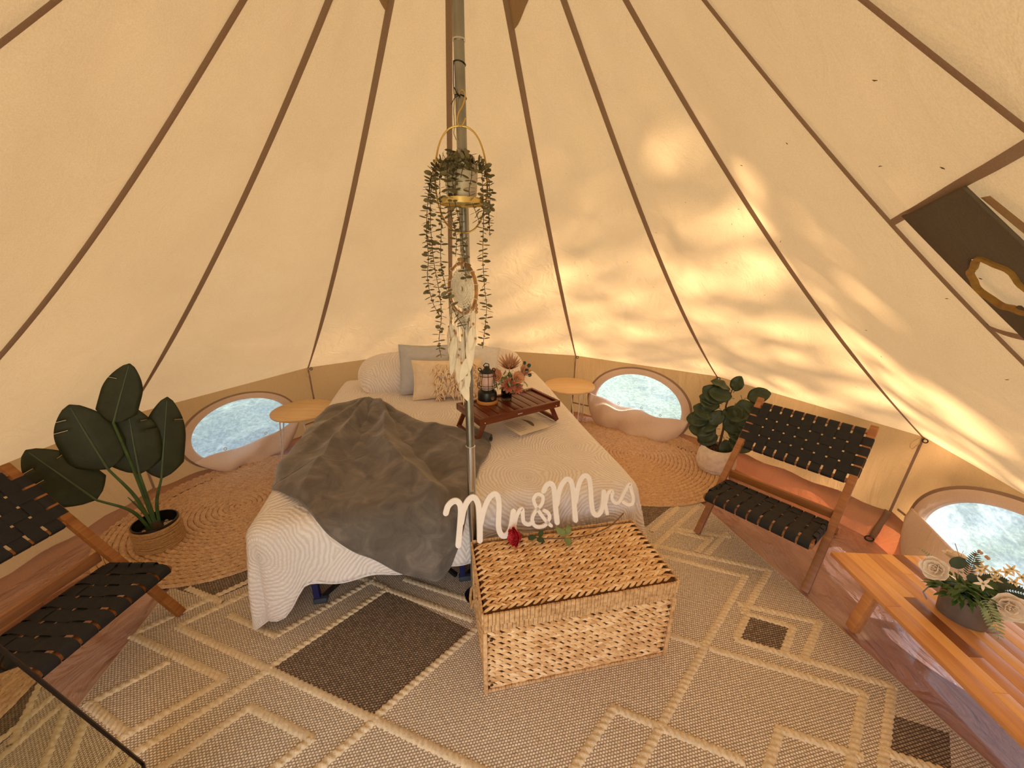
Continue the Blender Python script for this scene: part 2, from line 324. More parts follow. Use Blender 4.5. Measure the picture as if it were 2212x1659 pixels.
def panel(k, t, s, off=0.0):
    t = np.asarray(t, float); s = np.asarray(s, float)
    A, B = curve(k, t), curve(nxt(k), t); P = A*(1-s[..., None])+B*s[..., None]
    n = nrm(np.cross(np.array(SEAM[k][0])-APEX, np.array(SEAM[nxt(k)][0])-APEX)); 
    if n[2] > 0: n = -n            # inward
    d = .012*vnoise(t*9+k*3, s*5+k, k)*np.minimum(1, 6*s*(1-s))*smooth(t*7)+.035*4*s*(1-s)*(1-t)*t
    return P+n*(off+d)[..., None] if np.ndim(d) else P+n*(off+d)
ceil = thing('ceiling', None, None, kind='structure')
for k in range(1, 13):
    if k == 11: continue        # the doorway stands open
    t0 = 0.0
    T, S = np.meshgrid(np.linspace(t0, .985, 36), np.linspace(0, 1, 17), indexing='ij')
    MB().grid(panel(k, T, S)).build('roof_panel', 'roof_canvas', ceil)
    t = np.linspace(0.0, .98, 50); P = curve(k, t); E = np.array(SEAM[k][0]); rad = nrm([E[0], E[1], 0]); tan = np.array([rad[1], -rad[0], 0])
    wd = .0065+.0075*smooth(t*4); inn = -rad*.006-np.array([0, 0, .004])
    G = np.stack([P-tan*wd[:, None]+inn, P+inn*1.6, P+tan*wd[:, None]+inn], 1)
    MB().grid(G).build('seam_tape', 'tape_canvas', ceil)
MB().lathe([(.02, 2.93), (.09, 2.90), (.1, 2.96), (.03, 3.0)], 20).build('apex_cap', 'tape_canvas', ceil)
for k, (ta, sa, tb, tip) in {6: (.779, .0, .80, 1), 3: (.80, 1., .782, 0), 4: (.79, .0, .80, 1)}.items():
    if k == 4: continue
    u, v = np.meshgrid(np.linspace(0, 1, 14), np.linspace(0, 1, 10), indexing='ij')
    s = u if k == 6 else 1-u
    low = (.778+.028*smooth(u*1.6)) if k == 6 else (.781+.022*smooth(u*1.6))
    MB().grid(panel(k, low+(.95-low)*v, s, .006)).build('vent_hood_shade', 'shade_and_lining_canvas', ceil)  # dark inner patch standing in for shade cast by the hood outside
lit = MB()
for i in range(46):
    k = int(RNG.choice([5, 6, 6, 7, 7, 8, 8, 9])); t_, s_ = RNG.uniform(.03, .6), RNG.uniform(.05, .95); c_ = panel(k, np.array(t_), np.array(s_), .004)
    d_ = nrm(panel(k, np.array(t_+.01), np.array(s_), .004)-c_+RNG.normal(0, .02, 3)); lit.tube([c_-d_*.004, c_+RNG.normal(0, .0006, 3), c_+d_*.004], [.0004, .0011, .0004], 5)
lit.build('leaf_litter', 'bark', ceil)['kind'] = 'stuff'
# stove flap panel, its hem tapes and the dark roll flap with a burnt-looking cut-out
for ta, tb, o in ((.462, .482, 0), (.362, .368, 1)):
    s = np.linspace(0, 1, 20); tt = ta+(tb-ta)*s
    MB().grid(np.stack([panel(9, tt-.0026, s, .007), panel(9, tt+.0026, s, .007)], 1)).build('cross_tape', 'tape_canvas', ceil)
u, v = np.meshgrid(np.linspace(0, 1, 60), np.linspace(0, 1, 60), indexing='ij')
tt = .4685-.132*v+.006*u; ss = .262+.03*v*v+.445*u-.035*u*(1-v)*v
MBf = MB(); P = panel(9, tt, ss, .016)+.0*tt[..., None]
hx, hy = (ss-.47)/.115, (tt-.413)/.0175
ang = np.arctan2(hy, hx); rr = np.hypot(hx-.35*hy, hy)*(1+.10*np.sin(3*ang+.5)+.06*np.sin(7*ang))
o = []
fl = []; nv = 60
for i in range(59):
    for j in range(59):
        if rr[i:i+2, j:j+2].mean() > 1: fl.append((i*nv+j, (i+1)*nv+j, (i+1)*nv+j+1, i*nv+j+1))
MBf.add(P.reshape(-1, 3), fl).build('stove_flap', 'dark_flap', ceil, solid=.004)
u, v = np.meshgrid(np.linspace(0, 1, 14), np.linspace(0, 1, 20), indexing='ij')
MB().grid(panel(9, .466-.12*v, .70+.05*u+.09*v, .012)).build('flap_lining', 'shade_and_lining_canvas', ceil)
a = np.linspace(0, 2*np.pi, 40, endpoint=False)
rim = [panel(9, np.array(.413+.0175*math.sin(x)*(1/(1+.10*math.sin(3*x+.5)+.06*math.sin(7*x)))), np.array(.47+.115*(math.cos(x)+.35*math.sin(x))/(1+.10*math.sin(3*x+.5)+.06*math.sin(7*x))), .018) for x in a]
simple('burn_hem', (150, 112, 48), .8, 0, .2, 60); MB().tube(rim, .006, 6, closed=True).build('cutout_hem', 'burn_hem', ceil)

# ------------------------------------------------------------------ walls
RIM = {1: .05, 2: .05, 3: .055, 4: .05, 5: .05, 6: .05, 7: .10, 8: .19, 9: .18, 10: .12, 11: .03, 12: .05}
def base(k, z): E = np.array(SEAM[k][0]); return np.array([E[0]*.982, E[1]*.982, z])
def wallp(k, s, f, off=0.0):
    """s across the panel, f 0 (floor) .. 1 (eave); off inwards"""
    s = np.asarray(s, float); f = np.asarray(f, float); m = nxt(k); E, G = np.array(SEAM[k][0]), np.array(SEAM[m][0])
    bot = base(k, 0)*(1-s[..., None])+base(m, 0)*s[..., None]; top = E*(1-s[..., None])+G*s[..., None]
    n = nrm([-(E+G)[0], -(E+G)[1], 0]); P = bot*(1-f[..., None])+top*f[..., None]
    d = .006*vnoise(s*9+k, f*4+2*k, 40+k)*16*f*(1-f)*s*(1-s)+off
    return P+n*np.asarray(d)[..., None]
def zf(k, s, z): m = nxt(k); return z/(SEAM[k][0][2]*(1-s)+SEAM[m][0][2]*s)
SIDE = {1: 'wall_left', 2: 'wall_left', 3: 'wall_left', 4: 'wall_back', 5: 'wall_back', 6: 'wall_back', 7: 'wall_right', 8: 'wall_right', 9: 'wall_right', 10: 'wall_front', 12: 'wall_front'}
WIN = {3: (1, .515, .34, .265, .285), 6: (2, .515, .37, .255, .362), 8: (3, .44, .36, .26, .36)}
walls = {}
for nm in ('wall_left', 'wall_back', 'wall_right', 'wall_front'): walls[nm] = thing(nm, None, None, kind='structure')
def ring_tie(k, side):
    E = np.array(SEAM[k][0]); rad = nrm([E[0], E[1], 0]); tan = np.array([rad[1], -rad[0], 0]); c = E-rad*.02+tan*.02+np.array([0, 0, -.012])
    MB().torus(c, .011, .0028, 16, 6, tan*.3-rad).build('eave_ring', 'black_metal', side)
    z = lambda a, b, h: E-rad*.025+tan*a*.6+np.array([0, 0, -b*.62])-rad*h
    MB().tube([z(.0, .0, 0), z(-.025, .03, .004), z(-.05, .08, .006), z(-.045, .12, .006), z(-.025, .13, .004), z(-.015, .10, .002), z(.005, .06, 0), z(0, .01, 0)], .0022, 6).build('tie_cord', 'cord_beige', side)
for k in SIDE:
    side = walls[SIDE[k]]; m = nxt(k); rk, rm = RIM[k], RIM[m]
    ns, nf = 72, 44
    s, f = np.meshgrid(np.linspace(0, 1, ns), np.linspace(0, 1, nf), indexing='ij')
    f0 = (rk*(1-s)+rm*s)*.7/.62; ff = f0+(1-f0)*f
    P = wallp(k, s, ff); fs = []
    z = P[..., 2]
    hole = np.zeros_like(z, bool)
    if k in WIN:
        _, sc, hw, zc, hh = WIN[k]; hole = ((s-sc)/hw)**2+((z-zc)/hh)**2 < .90
    for i in range(ns-1):
        for j in range(nf-1):
            if not hole[i:i+2, j:j+2].all(): fs.append((i*nf+j, i*nf+j+1, (i+1)*nf+j+1, (i+1)*nf+j))
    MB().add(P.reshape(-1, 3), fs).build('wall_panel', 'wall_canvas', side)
    # seam tape at the panel's first edge
    E = np.array(SEAM[k][0]); rad = nrm([E[0], E[1], 0]); tan = np.array([rad[1], -rad[0], 0]); B = base(k, rk*.8)
    u = np.linspace(0, 1, 8)[:, None]; Q = B*(1-u)+E*u-rad*.006
    MB().grid(np.stack([Q-tan*.007, Q+tan*.007], 1)).build('seam_tape', 'tape_canvas', side)
for k in (4, 6, 7, 8): ring_tie(k, walls[SIDE[k]])
for k, s0, s1, f1 in ((8, .02, .12, .33), (7, .0, .0, .0), (3, .90, 1.0, .20), (6, 0.0, .16, .22)):
    if s1 > s0:
        s = np.linspace(s0, s1, 8); MB().grid(np.stack([wallp(k, s, 0*s+f1, .006), wallp(k, s, 0*s+f1+.02, .006)], 1)).build('hem_tape', 'tape_canvas', walls[SIDE[k]])
# ground strap with its ring at the right wall seam
B = base(8, 0); rad = nrm([B[0], B[1], 0]); tan = np.array([rad[1], -rad[0], 0])
u = np.linspace(0, 1, 10); Q = np.stack([B-rad*(.02+.05*smooth(x))+np.array([0, 0, .19*(1-x)+.012]) for x in u])
MB().grid(np.stack([Q-tan*.016, Q+tan*.016], 1)).build('ground_strap', 'rim_plastic', walls['wall_right'], solid=.003)
MB().torus(B-rad*.085+np.array([0, 0, .012]), .02, .0035, 18, 6, nrm(np.array([0, 0, 1])-rad*.3)).build('ground_ring', 'black_metal', walls['wall_right'])

# ------------------------------------------------------------------ windows
for k, (nw, sc, hw, zc, hh) in WIN.items():
    wn = thing('window_%d' % nw, None, None, kind='structure'); wn.name = 'window_%d' % nw
    def ell(a, r_, off): 
        s = sc+hw*r_*np.cos(a); z_ = np.maximum(zc+hh*r_*np.sin(a), .035); return wallp(k, s, zf(k, s, z_), off)
    a = np.linspace(0, 2*np.pi, 80, endpoint=False)
    G = np.stack([ell(a, 1.02, .004), ell(a, 1.0, .013), ell(a, .93, .016), ell(a, .865, .012), ell(a, .85, .003)], 1)
    MB().grid(G, closed_u=True).build('frame', 'flap_canvas', wn)
    MB().grid(np.stack([ell(a, 1.045, .006), ell(a, 1.0, .012)], 1), closed_u=True).build('frame_piping', 'tape_canvas', wn)
    rr_, aa = np.meshgrid(np.linspace(0.0, .9, 10), np.linspace(0, 2*np.pi, 61), indexing='ij')
    MB().grid(ell(aa, rr_, -.004)).build('pane', 'pane_vinyl', wn)
    # unzipped cover slumped along the lower half
    u, v = np.meshgrid(np.linspace(-1, 1, 44), np.linspace(0, 1, 22), indexing='ij')
    if nw == 1: ztop = .15+.085*u*abs(u)*(u > 0)+.01*np.sin(u*7); bul = .075
    elif nw == 2: ztop = .232-.038*u+.016*np.sin(u*8+1)*(1-u*u)+.03*u*u; bul = .085
    else: ztop = .215-.05*u+.012*np.sin(u*6)+.03*u*u; bul = .07
    half = np.sqrt(np.maximum(0, 1-((ztop-zc)/hh)**2))
    zbot = np.maximum(.012, zc-hh*np.sqrt(np.maximum(0, 1-(u*half*.999)**2)))
    zz = ztop*(1-v)+zbot*v; s = sc+hw*half*u*(1.0-.0*v)
    off = .02+bul*np.sin(np.pi*np.clip(v*.62+.05, 0, 1))*(1-.75*abs(u)**3)+.02*np.sin(u*11+1.5)*v*(1-u*u)+.012*np.sin(u*5+v*6)*(1-u*u)+.03*(v*v)*(1-u*u)
    MB().grid(wallp(k, s, zf(k, s, zz), off)).build('window_cover', 'flap_canvas', wn, solid=.003)
    for uu in ((-.45, .35) if nw == 1 else (-.35, .12, .5) if nw == 2 else (-.2, .3)):
        i = int(np.argmin(abs(u[:, 0]-uu))); p0 = wallp(k, s[i, 0], zf(k, s[i, 0], ztop[i, 0]+.014), .014)
        MB().torus(p0, .010, .0022, 14, 5, nrm([-p0[0], -p0[1], .2])).build('toggle_ring', 'cord_beige', wn)

# ------------------------------------------------------------------ floor and upstand
MB().lathe([(.0001, 0), (.8, 0), (1.6, 0), (2.2, 0), (2.47, 0)], 72, capb=False, capt=False).build('floor', 'groundsheet')['kind'] = 'structure'
for nm, ks in (('baseboard_left', (1, 2, 3)), ('baseboard_back', (4, 5, 6)), ('baseboard_right', (7, 8, 9)), ('baseboard_front', (10, 11, 12))):
    mb = MB()
    for k in ks:
        s, v = np.meshgrid(np.linspace(0, 1, 20), np.linspace(0, 1, 8), indexing='ij'); m = nxt(k)
        top = RIM[k]*(1-s)+RIM[m]*s; z_ = top*v-.012+.0135*v+.008*np.sin(s*25+k)*v
        off = .012+.05*(1-v)**2+.014*np.sin(s*14+k*2)*(1-v)*v*3+.012*np.sin(np.pi*v)
        mb.grid(wallp(k, s, zf(k, s, z_), off))
    mb.build(nm, 'rim_plastic')['kind'] = 'structure'
lw = MB().grid(np.stack(np.meshgrid(np.linspace(-30, 30, 30), np.linspace(-30, 30, 30), [-.05], indexing='ij'), -1).reshape(30, 30, 3)).build('lawn', 'lawn'); lw['kind'] = 'structure'

# ------------------------------------------------------------------ shade tree outside
tb = SUN_DIR*20.0; tbase = np.array([tb[0], tb[1], -.05])
tree = thing('tree', 'leafy tree outside the tent throwing dappled shade on its right side', 'tree', tbase)
MB().tube([(0, 0, 0), (.1, .1, 5), (0, .2, 9), (-.1, .1, 14)], [.35, .27, .2, .06], 10).build('trunk', 'bark_tree', tree)
br = MB(); n_ = 60; cl = []
for i in range(n_):
    a_, h_ = RNG.uniform(0, 6.28), RNG.uniform(9.5, 19.0); rr_ = RNG.uniform(.5, 4.4)*(1.1-abs(h_-14.0)/8)
    c_ = np.array([rr_*math.cos(a_), rr_*math.sin(a_), h_]); cl.append(c_); z0 = max(5, h_-2.2)
    br.tube([(0, .1, min(z0, 13.5)), c_*.5+np.array([0, 0, z0*.5]), c_], [.08, .05, .02], 5)
dense = []
for T_ in ((.9, -.7, 2.0), (.6, -.9, 2.2), (1.3, -1.2, 1.4), (.5, -.4, 2.5), (1.0, -1.1, 1.9), (.2, -.8, 2.6), (1.6, -.9, 1.2), (.3, -.2, 2.8), (1.5, -1.5, 1.0), (.8, -1.6, 1.8)):
    dense.append(np.array(T_)+np.array(SUN_DIR)*20-tbase)
br.build('branch', 'bark_tree', tree)['kind'] = 'stuff'
lv = MB(); vs, fs = [], []
for i in range(9000):
    c_ = cl[RNG.integers(n_)]+RNG.normal(0, .52, 3)*[1.2, 1.2, .7] if i < 6500 else dense[i % 10]+RNG.normal(0, .36, 3); q = RNG.normal(0, 1, (2, 3)); x = nrm(q[0]); y = nrm(np.cross(x, q[1])); s_ = RNG.uniform(.05, .10)
    o = len(vs); vs += [c_-y*s_*1.4, c_+x*s_, c_+y*s_*1.4, c_-x*s_]; fs.append((o, o+1, o+2, o+3))
lv.add(vs, fs).build('foliage', 'leaf_tree', tree, smooth=False)['kind'] = 'stuff'

# ================================================================== RUGS
rug = thing('area_rug', 'large flat-woven beige rug with raised braided diamond lines covering the middle of the floor', 'rug', (0, 0, 0), BANG)
A0, A1, B0, B1 = -1.49, 1.605, -1.75, .60
MB().box(((A0+A1)/2, (B0+B1)/2, .006), (A1-A0, B1-B0, .009), bev=.003).build('rug_field', 'rug_weave', rug)
for a, b in (((A0, B0), (A0, B1)), ((A1, B0), (A1, B1)), ((A0, B0), (A1, B0)), ((A0, B1), (A1, B1))):
    MB().tube([(a[0], a[1], .006), (b[0], b[1], .006)], .0055, 6).build('rug_binding', 'rug_edge', rug)
def diamond(pts): return MB().add([(x, y, .0112) for x, y in pts]+[(x, y, .004) for x, y in pts], [(0, 1, 2, 3), (4, 5, 1, 0), (5, 6, 2, 1), (6, 7, 3, 2), (7, 4, 0, 3)]).build('dark_diamond', 'rug_dark', rug, smooth=False)
for pts in ([(-.86, -.19), (-.42, -.46), (-.03, -.19), (-.43, .125)], [(1.12, -.455), (1.25, -.545), (1.385, -.455), (1.25, -.36)], [(1.30, -.91), (1.44, -1.0), (1.58, -.91), (1.44, -.82)],
            [(-1.46, .33), (-1.25, .22), (-1.04, .33), (-1.25, .46)], [(1.10, .30), (1.28, .40), (1.46, .50), (1.10, .58)], [(.05, -.19), (.46, -.46), (.86, -.19), (.45, .1)]): diamond(pts)
SEG = [((-1.49, .08), (-1.01, -.2)), ((-1.32, .09), (-.86, -.19)), ((-.86, -.19), (-.42, -.46)), ((-.42, -.46), (.1, -.78)), ((-.86, -.19), (-.43, .125)), ((-.43, .125), (-.03, -.13)), ((-.42, -.46), (.0, -.17)),
 ((-1.27, -.08), (-1.46, -.2)), ((-1.01, -.2), (-1.25, -.34)), ((-.86, -.2), (-1.32, -.49)), ((-.87, -.33), (-1.2, -.55)), ((-.87, -.33), (-.62, -.48)), ((-.62, -.48), (-.9, -.66)), ((-.42, -.47), (-.86, -.76)),
 ((-1.46, -.2), (-1.25, -.34)), ((-1.48, .1), (-1.1, .33)), ((-1.32, .1), (-1.05, .26)), ((-1.12, .11), (-.88, -.04)), ((-.88, -.04), (-.5, .2)), ((-.8, .38), (-.43, .135)), ((-1.4, .32), (-1.2, .2)), ((-.34, .17), (.1, -.1)),
 ((.6, -.23), (.94, -.455)), ((.94, -.455), (1.41, -.16)), ((1.41, -.16), (1.0, .1)), ((.96, -.47), (1.42, -.745)), ((1.42, -.745), (1.1, -.94)), ((1.31, -.59), (1.56, -.745)), ((1.56, -.745), (1.24, -.94)),
 ((1.10, -.455), (1.25, -.355)), ((1.25, -.355), (1.40, -.455)), ((1.40, -.455), (1.25, -.55)), ((1.10, -.455), (1.31, -.59)), ((1.25, -.30), (1.54, -.46)), ((1.54, -.46), (1.31, -.59)), ((1.23, -.35), (1.57, -.15)), ((1.57, -.15), (1.0, .18)),
 ((.94, -.46), (.43, -.79)), ((1.05, .13), (1.56, .42)), ((1.12, .26), (1.42, .44)), ((1.27, .25), (1.55, .12)), ((1.26, .23), (1.42, .12)), ((1.32, .02), (1.55, .15)), ((1.30, -.91), (1.45, -1.0)), ((1.28, .05), (1.43, .13)),
 ((.45, -.60), (.12, -.82)), ((.45, -.60), (.80, -.83)), ((-.5, -.70), (-.85, -.93)), ((-.5, -.70), (-.1, -.95)), ((-1.25, -.34), (-1.45, -.48)), ((.1, -.78), (-.3, -1.05)), ((.43, -.79), (.9, -1.08)), ((-1.32, -.49), (-1.48, -.6)), ((1.0, -.78), (.7, -.97)), ((1.0, -.78), (1.2, -.9))]
for p, q in SEG:
    p, q = np.array(p), np.array(q); L = np.linalg.norm(q-p); n_ = max(6, int(L/.0062)); d = (q-p)/L; nn = np.array([-d[1], d[0]])
    x, y = np.meshgrid(np.linspace(-.008, L+.008, n_), np.linspace(-1, 1, 7), indexing='ij')
    tw_ = np.sin(x*2*np.pi/.024+y*2.6); hgt = .0105*np.sqrt(np.maximum(0, 1-y*y))*(.58+.42*tw_); hw_ = .0155*(1+.14*tw_)
    P = np.stack([p[0]+d[0]*x+nn[0]*y*hw_, p[1]+d[1]*x+nn[1]*y*hw_, .0100+hgt], -1)
    MB().grid(P).build('braid_line', 'rug_braid', rug, ang=0)
def jute(name, c, Rr, label):
    root = thing(name, label, 'rug', (c[0], c[1], 0), 0, 'round jute rugs')
    def squash(P):
        Q = P.copy(); X = P[..., 0]+c[0]; Y = P[..., 1]+c[1]; r_ = np.hypot(X, Y); az = np.arctan2(X, Y)
        lim = 2.29; k_ = np.where(r_ > lim, (lim+(r_-lim)*.25)/np.maximum(r_, 1e-6), 1)
        Q[..., 0] = X*k_-c[0]; Q[..., 1] = Y*k_-c[1]; Q[..., 2] = P[..., 2]+np.where(r_ > lim, (r_-lim)*.2, 0); return Q
    nr = int(Rr/.030); a, r_ = np.meshgrid(np.linspace(0, 2*np.pi, 97), np.linspace(.0, Rr*.985, 12), indexing='ij')
    MB().grid(squash(np.stack([r_*np.cos(a), r_*np.sin(a), 0*a+.0125], -1))).build('rug_backing', 'jute_base', root)
    for i in range(nr):
        rc = Rr*(i+.62)/nr; n_ = max(16, int(2*np.pi*rc/.011)); hw = Rr/nr*.47
        a, y = np.meshgrid(np.linspace(0, 2*np.pi, n_, endpoint=False), np.linspace(-1, 1, 6), indexing='ij')
        m_ = max(3, int(2*np.pi*rc/.042)); ph = RNG.uniform(0, 6.28)
        hgt = np.sqrt(np.maximum(0.02, 1-y*y))*(.0085+.0055*np.sin(a*m_+np.abs(y)*2.8+ph))
        rr_ = rc+y*hw*(1+.06*np.sin(a*m_*.5)); rr_ = rr_*(1+.012*np.sin(2*a+.6)+.006*np.sin(5*a))
        MB().grid(squash(np.stack([rr_*np.cos(a), rr_*np.sin(a), .012+hgt], -1)), closed_u=True).build('braid_ring', 'jute', root, ang=0)
    return root
jute('round_rug', (-1.63, .70), .69, 'round braided jute rug on the left, under the big-leaf plant and below the left window')
jute('round_rug', (1.20, 1.45), .735, 'round braided jute rug on the right between the bed and the white-potted fig')
# ================================================================== TENT POLE
pole = thing('tent_pole', 'galvanised steel centre pole standing between the wicker chest and the bed', 'pole')
MB().lathe([(.0185, 0), (.0185, .83)], 24).build('lower_section', 'chrome', pole)
MB().lathe([(.0175, .83), (.0175, 2.24)], 24).build('middle_section', 'pole_patina', pole)
MB().lathe([(.019, 2.24), (.019, 2.94)], 24).build('upper_section', 'pole_patina', pole)
for z in (.83, 2.24): MB().lathe([(.0185, z-.004), (.0205, z-.002), (.0205, z+.003), (.0185, z+.005)], 24).build('joint_collar', 'chrome', pole)
MB().lathe([(.05, 0.012), (.05, .018), (.022, .024), (.020, .05)], 24).build('foot', 'black_plastic', pole)
wire = MB()
for z in (2.18, 2.09): wire.torus((0, 0, z), .0195, .0014, 24, 5, (.15, .1, 1))
wire.tube([(-.018, -.008, 2.185), (-.020, -.010, 2.13), (-.019, -.010, 2.095), (-.008, -.022, 2.09), (.002, -.024, 2.084)], .0014, 5)
wire.tube([(.002, -.022, 2.09), (-.016, -.026, 2.08), (-.028, -.024, 2.062)], .0012, 5).tube([(-.006, -.022, 2.09), (-.017, -.02, 2.11)], .0016, 5)
wire.tube([(-.017, -.01, 2.09), (-.022, -.012, 2.05), (-.020, -.014, 2.01), (-.024, -.014, 1.985), (-.016, -.018, 1.965)], .001, 5)
tag(wire.build('tie_wire', 'black_metal'), 'thin dark wire wound around the upper tent pole, holding the hook', 'wire')

# ================================================================== BED
ZT = .515; AL, AR, BF = -.885, .79, .10
bed = thing('camp_bed', 'folding camp bed with navy legs and black braces under the white quilt', 'bed', (0, 0, 0), BANG)
MB().box(((AL+AR)/2, BF+.985, .40), (AR-AL-.06, 1.93, .19), bev=.04).build('mattress', 'mattress_ticking', bed)
for a in (-.745, -.05, .645):
    for b in (.115, 1.0, 1.9):
        MB().box((a, b, .165), (.028, .028, .31), bev=.003).build('leg', 'blue_metal', bed)
        MB().box((a+.012, b, .022), (.062, .034, .032), bev=.005).build('foot_bracket', 'bracket_plastic', bed)
for a in (-.745, -.05, .645): MB().bar((a, .08, .305), (a, 1.96, .305), .025, .025).build('side_rail', 'black_metal', bed)
for b in (.115, 1.0, 1.9): MB().bar((-.76, b, .305), (.66, b, .305), .025, .025).build('cross_rail', 'black_metal', bed)
for p, q in (((-.72, .125, .03), (-.36, .20, .30)), ((-.08, .125, .03), (-.36, .20, .30)), ((-.02, .125, .03), (.30, .20, .30)), ((.62, .125, .03), (.30, .20, .30))): MB().bar(p, q, .022, .018).build('brace', 'black_metal', bed)

def drape(p, q, off=0.0, zt=ZT, aL=AL, aR=AR, bF=BF, r=.075, cap=.53):
    p = np.asarray(p, float); q = np.asarray(q, float); cx = np.clip(p, aL, aR); cy = np.maximum(q, bF); dx, dy = p-cx, q-cy; d = np.hypot(dx, dy); d = np.where(d > .36, .36+(cap-.36)*np.tanh((d-.36)/(cap-.36)), d)
    dd = np.hypot(dx, dy); ux, uy = np.where(d > 1e-9, dx/np.maximum(dd, 1e-9), 0), np.where(d > 1e-9, dy/np.maximum(dd, 1e-9), 0)
    th = np.minimum(d/r, 1.50); ex = np.maximum(0, d-1.50*r); out = r*np.sin(th)+ex*.10; dn = r*(1-np.cos(th))+ex*.995
    crown = .018*np.exp(-((q-1.75)/.4)**2)+.008*vnoise(p*4, q*4, 3)
    inside = smooth(1-d/.15)
    X = cx+ux*out; Y = cy+uy*out; Z = zt-dn+crown*inside
    N = np.stack([ux*np.sin(th), uy*np.sin(th), np.cos(th)], -1)
    # folds on the hanging parts
    tangent = (p*uy-q*ux)*1.0
    corner = np.abs(ux*uy)*2
    fold = smooth(dn/.3)*(.012*np.sin(tangent*24)+.03*corner*np.sin(np.arctan2(ux, uy)*7))
    P = np.stack([X, Y, Z], -1)+N*(off+fold)[..., None]
    P[..., 2] = np.maximum(P[..., 2], .012+.6*np.asarray(off))
    return P, N
def toW(P): return np.stack([P[..., 0]*BU[0]+P[..., 1]*BV[0], P[..., 0]*BU[1]+P[..., 1]*BV[1], P[..., 2]], -1)
qmin = lambda p_: BF-.335-.17*smooth((-.735-p_)/.13)      # the left foot corner hangs down to the rug
p, v_ = np.meshgrid(np.linspace(AL-.46, AR+.40, 150), np.linspace(0, 1, 150), indexing='ij'); q = qmin(p)+(2.06-qmin(p))*v_
P, N = drape(p, q, 0*p)
quiltb = MB().grid(toW(P), uv=np.stack([p, q], -1))
qo = quiltb.build('quilt', 'quilt_cloth', ang=0, solid=.016); tag(qo, 'white quilt with pleated fan pattern spread over the bed and hanging to the floor', 'quilt')
hem = MB(); hp = [drape(np.array(AL-.46+(AR-AL+.86)*i/90), np.array(qmin(AL-.46+(AR-AL+.86)*i/90)), np.array(.0))[0] for i in range(91)]; hem.tube([toW(x) for x in hp], .009, 6).build('hem', 'quilt_cloth', qo)

def pillow(name, label, cat, c, xd, yd, wd, ht, th, mat, parent=None, puff=2.6, seed=1, group=None, flange=0.0, uvs=1.0, rnd=.0):
    xd, yd = nrm(xd), np.asarray(yd, float); yd = nrm(yd-xd*np.dot(xd, yd)); zd = np.cross(xd, yd); n_ = 26
    u, v = np.meshgrid(np.linspace(-1, 1, n_), np.linspace(-1, 1, n_), indexing='ij')
    T = th/2*(np.maximum(0, 1-np.abs(u)**puff)*np.maximum(0, 1-np.abs(v)**puff))**.55
    pin = 1-.07*(1-v*v)*np.abs(u)**2; pin2 = 1-.09*(1-u*u)*np.abs(v)**2
    u0, v0 = u.copy(), v.copy(); u, v = u0*np.sqrt(1-rnd*v0*v0), v0*np.sqrt(1-rnd*u0*u0)
    wr = .006*vnoise(u*4+seed, v*4, seed)*(1-u*u*v*v)
    mb = MB()
    for s in (1, -1):
        P = np.asarray(c)+(u*pin*wd/2)[..., None]*xd+(v*pin2*ht/2)[..., None]*yd+(s*T+wr)[..., None]*zd
        if s < 0: P = P[::-1]
        mb.grid(P, uv=np.stack([u*wd*uvs/2+seed, v*ht*uvs/2], -1))
    mb2 = mb
    o = mb2.build(name, mat, parent, ang=0)
    # piped edge
    ts = np.linspace(-1, 1, 14)[:-1]; loop = [(a, -1) for a in ts]+[(1, a) for a in ts]+[(-a, 1) for a in ts]+[(-1, -a) for a in ts]
    pts = [np.asarray(c)+a*math.sqrt(1-rnd*b*b)*(1-.07*(1-b*b)*a*a)*wd/2*xd+b*math.sqrt(1-rnd*a*a)*(1-.09*(1-a*a)*b*b)*ht/2*yd for a, b in loop]
    MB().tube(pts, .005+flange, 6, closed=True).build('piping', mat, o)
    return tag(o, label, cat, group)
def bd(a, b, z): return a*BU+b*BV+np.array([0, 0, z])
pillow('pillow', 'white quilted-sham pillow at the left head of the bed, behind the blue-grey cushion', 'pillow', W(-.43, 1.84, .640), BU+.1*BV, bd(.0, .78, .42), .72, .50, .25, 'quilt_cloth', seed=2, rnd=.42)
pillow('pillow', 'white quilted-sham pillow at the right head of the bed, behind the flowers', 'pillow', W(.36, 1.87, .635), BU-.05*BV, bd(.0, .74, .44), .68, .50, .24, 'quilt_cloth', seed=5, rnd=.42)
pillow('cushion', 'blue-grey square linen cushion standing left of the cream tufted cushion', 'cushion', W(-.205, 1.66, .715), bd(.98, .1, -.06), bd(-.10, .42, .9), .43, .42, .14, 'cushion_blue', seed=7, flange=.002, rnd=.06)
pillow('cushion', 'pale grey square cushion leaning right of the pole, behind the lantern', 'cushion', W(.205, 1.67, .70), bd(.97, .05, -.22), bd(.16, .42, .88), .40, .42, .13, 'cushion_pale', seed=9, flange=.002)
lum = pillow('cushion', 'small cream cushion with a shaggy tufted patch, front of the bed pillows', 'cushion', W(-.035, 1.48, .675), bd(.995, -.02, -.01), bd(0, .34, .93), .55, .31, .13, 'cushion_cream', seed=11)
tf = MB(); xd = nrm(bd(.995, -.02, -.01)); yd = nrm(bd(0, .34, .93)); zd = np.cross(xd, yd)
for i in range(330):
    u, v = RNG.uniform(-.40, .95), RNG.uniform(-.92, .80); T = .065*((1-abs(u)**2.6)*(1-abs(v)**2.6))**.55
    c0 = W(-.035, 1.48, .675)+u*.275*xd+v*.155*yd+T*zd*1.0; d = nrm(-yd*RNG.uniform(.3, 1)+xd*RNG.normal(0, .5)+zd*RNG.uniform(.3, .8)); L = RNG.uniform(.035, .065)
    tf.tube([c0-zd*.004, c0+d*L*.4+zd*.008, c0+d*L*.8+zd*.002, c0+d*L-yd*L*.2], [.005, .006, .005, .0015], 5)
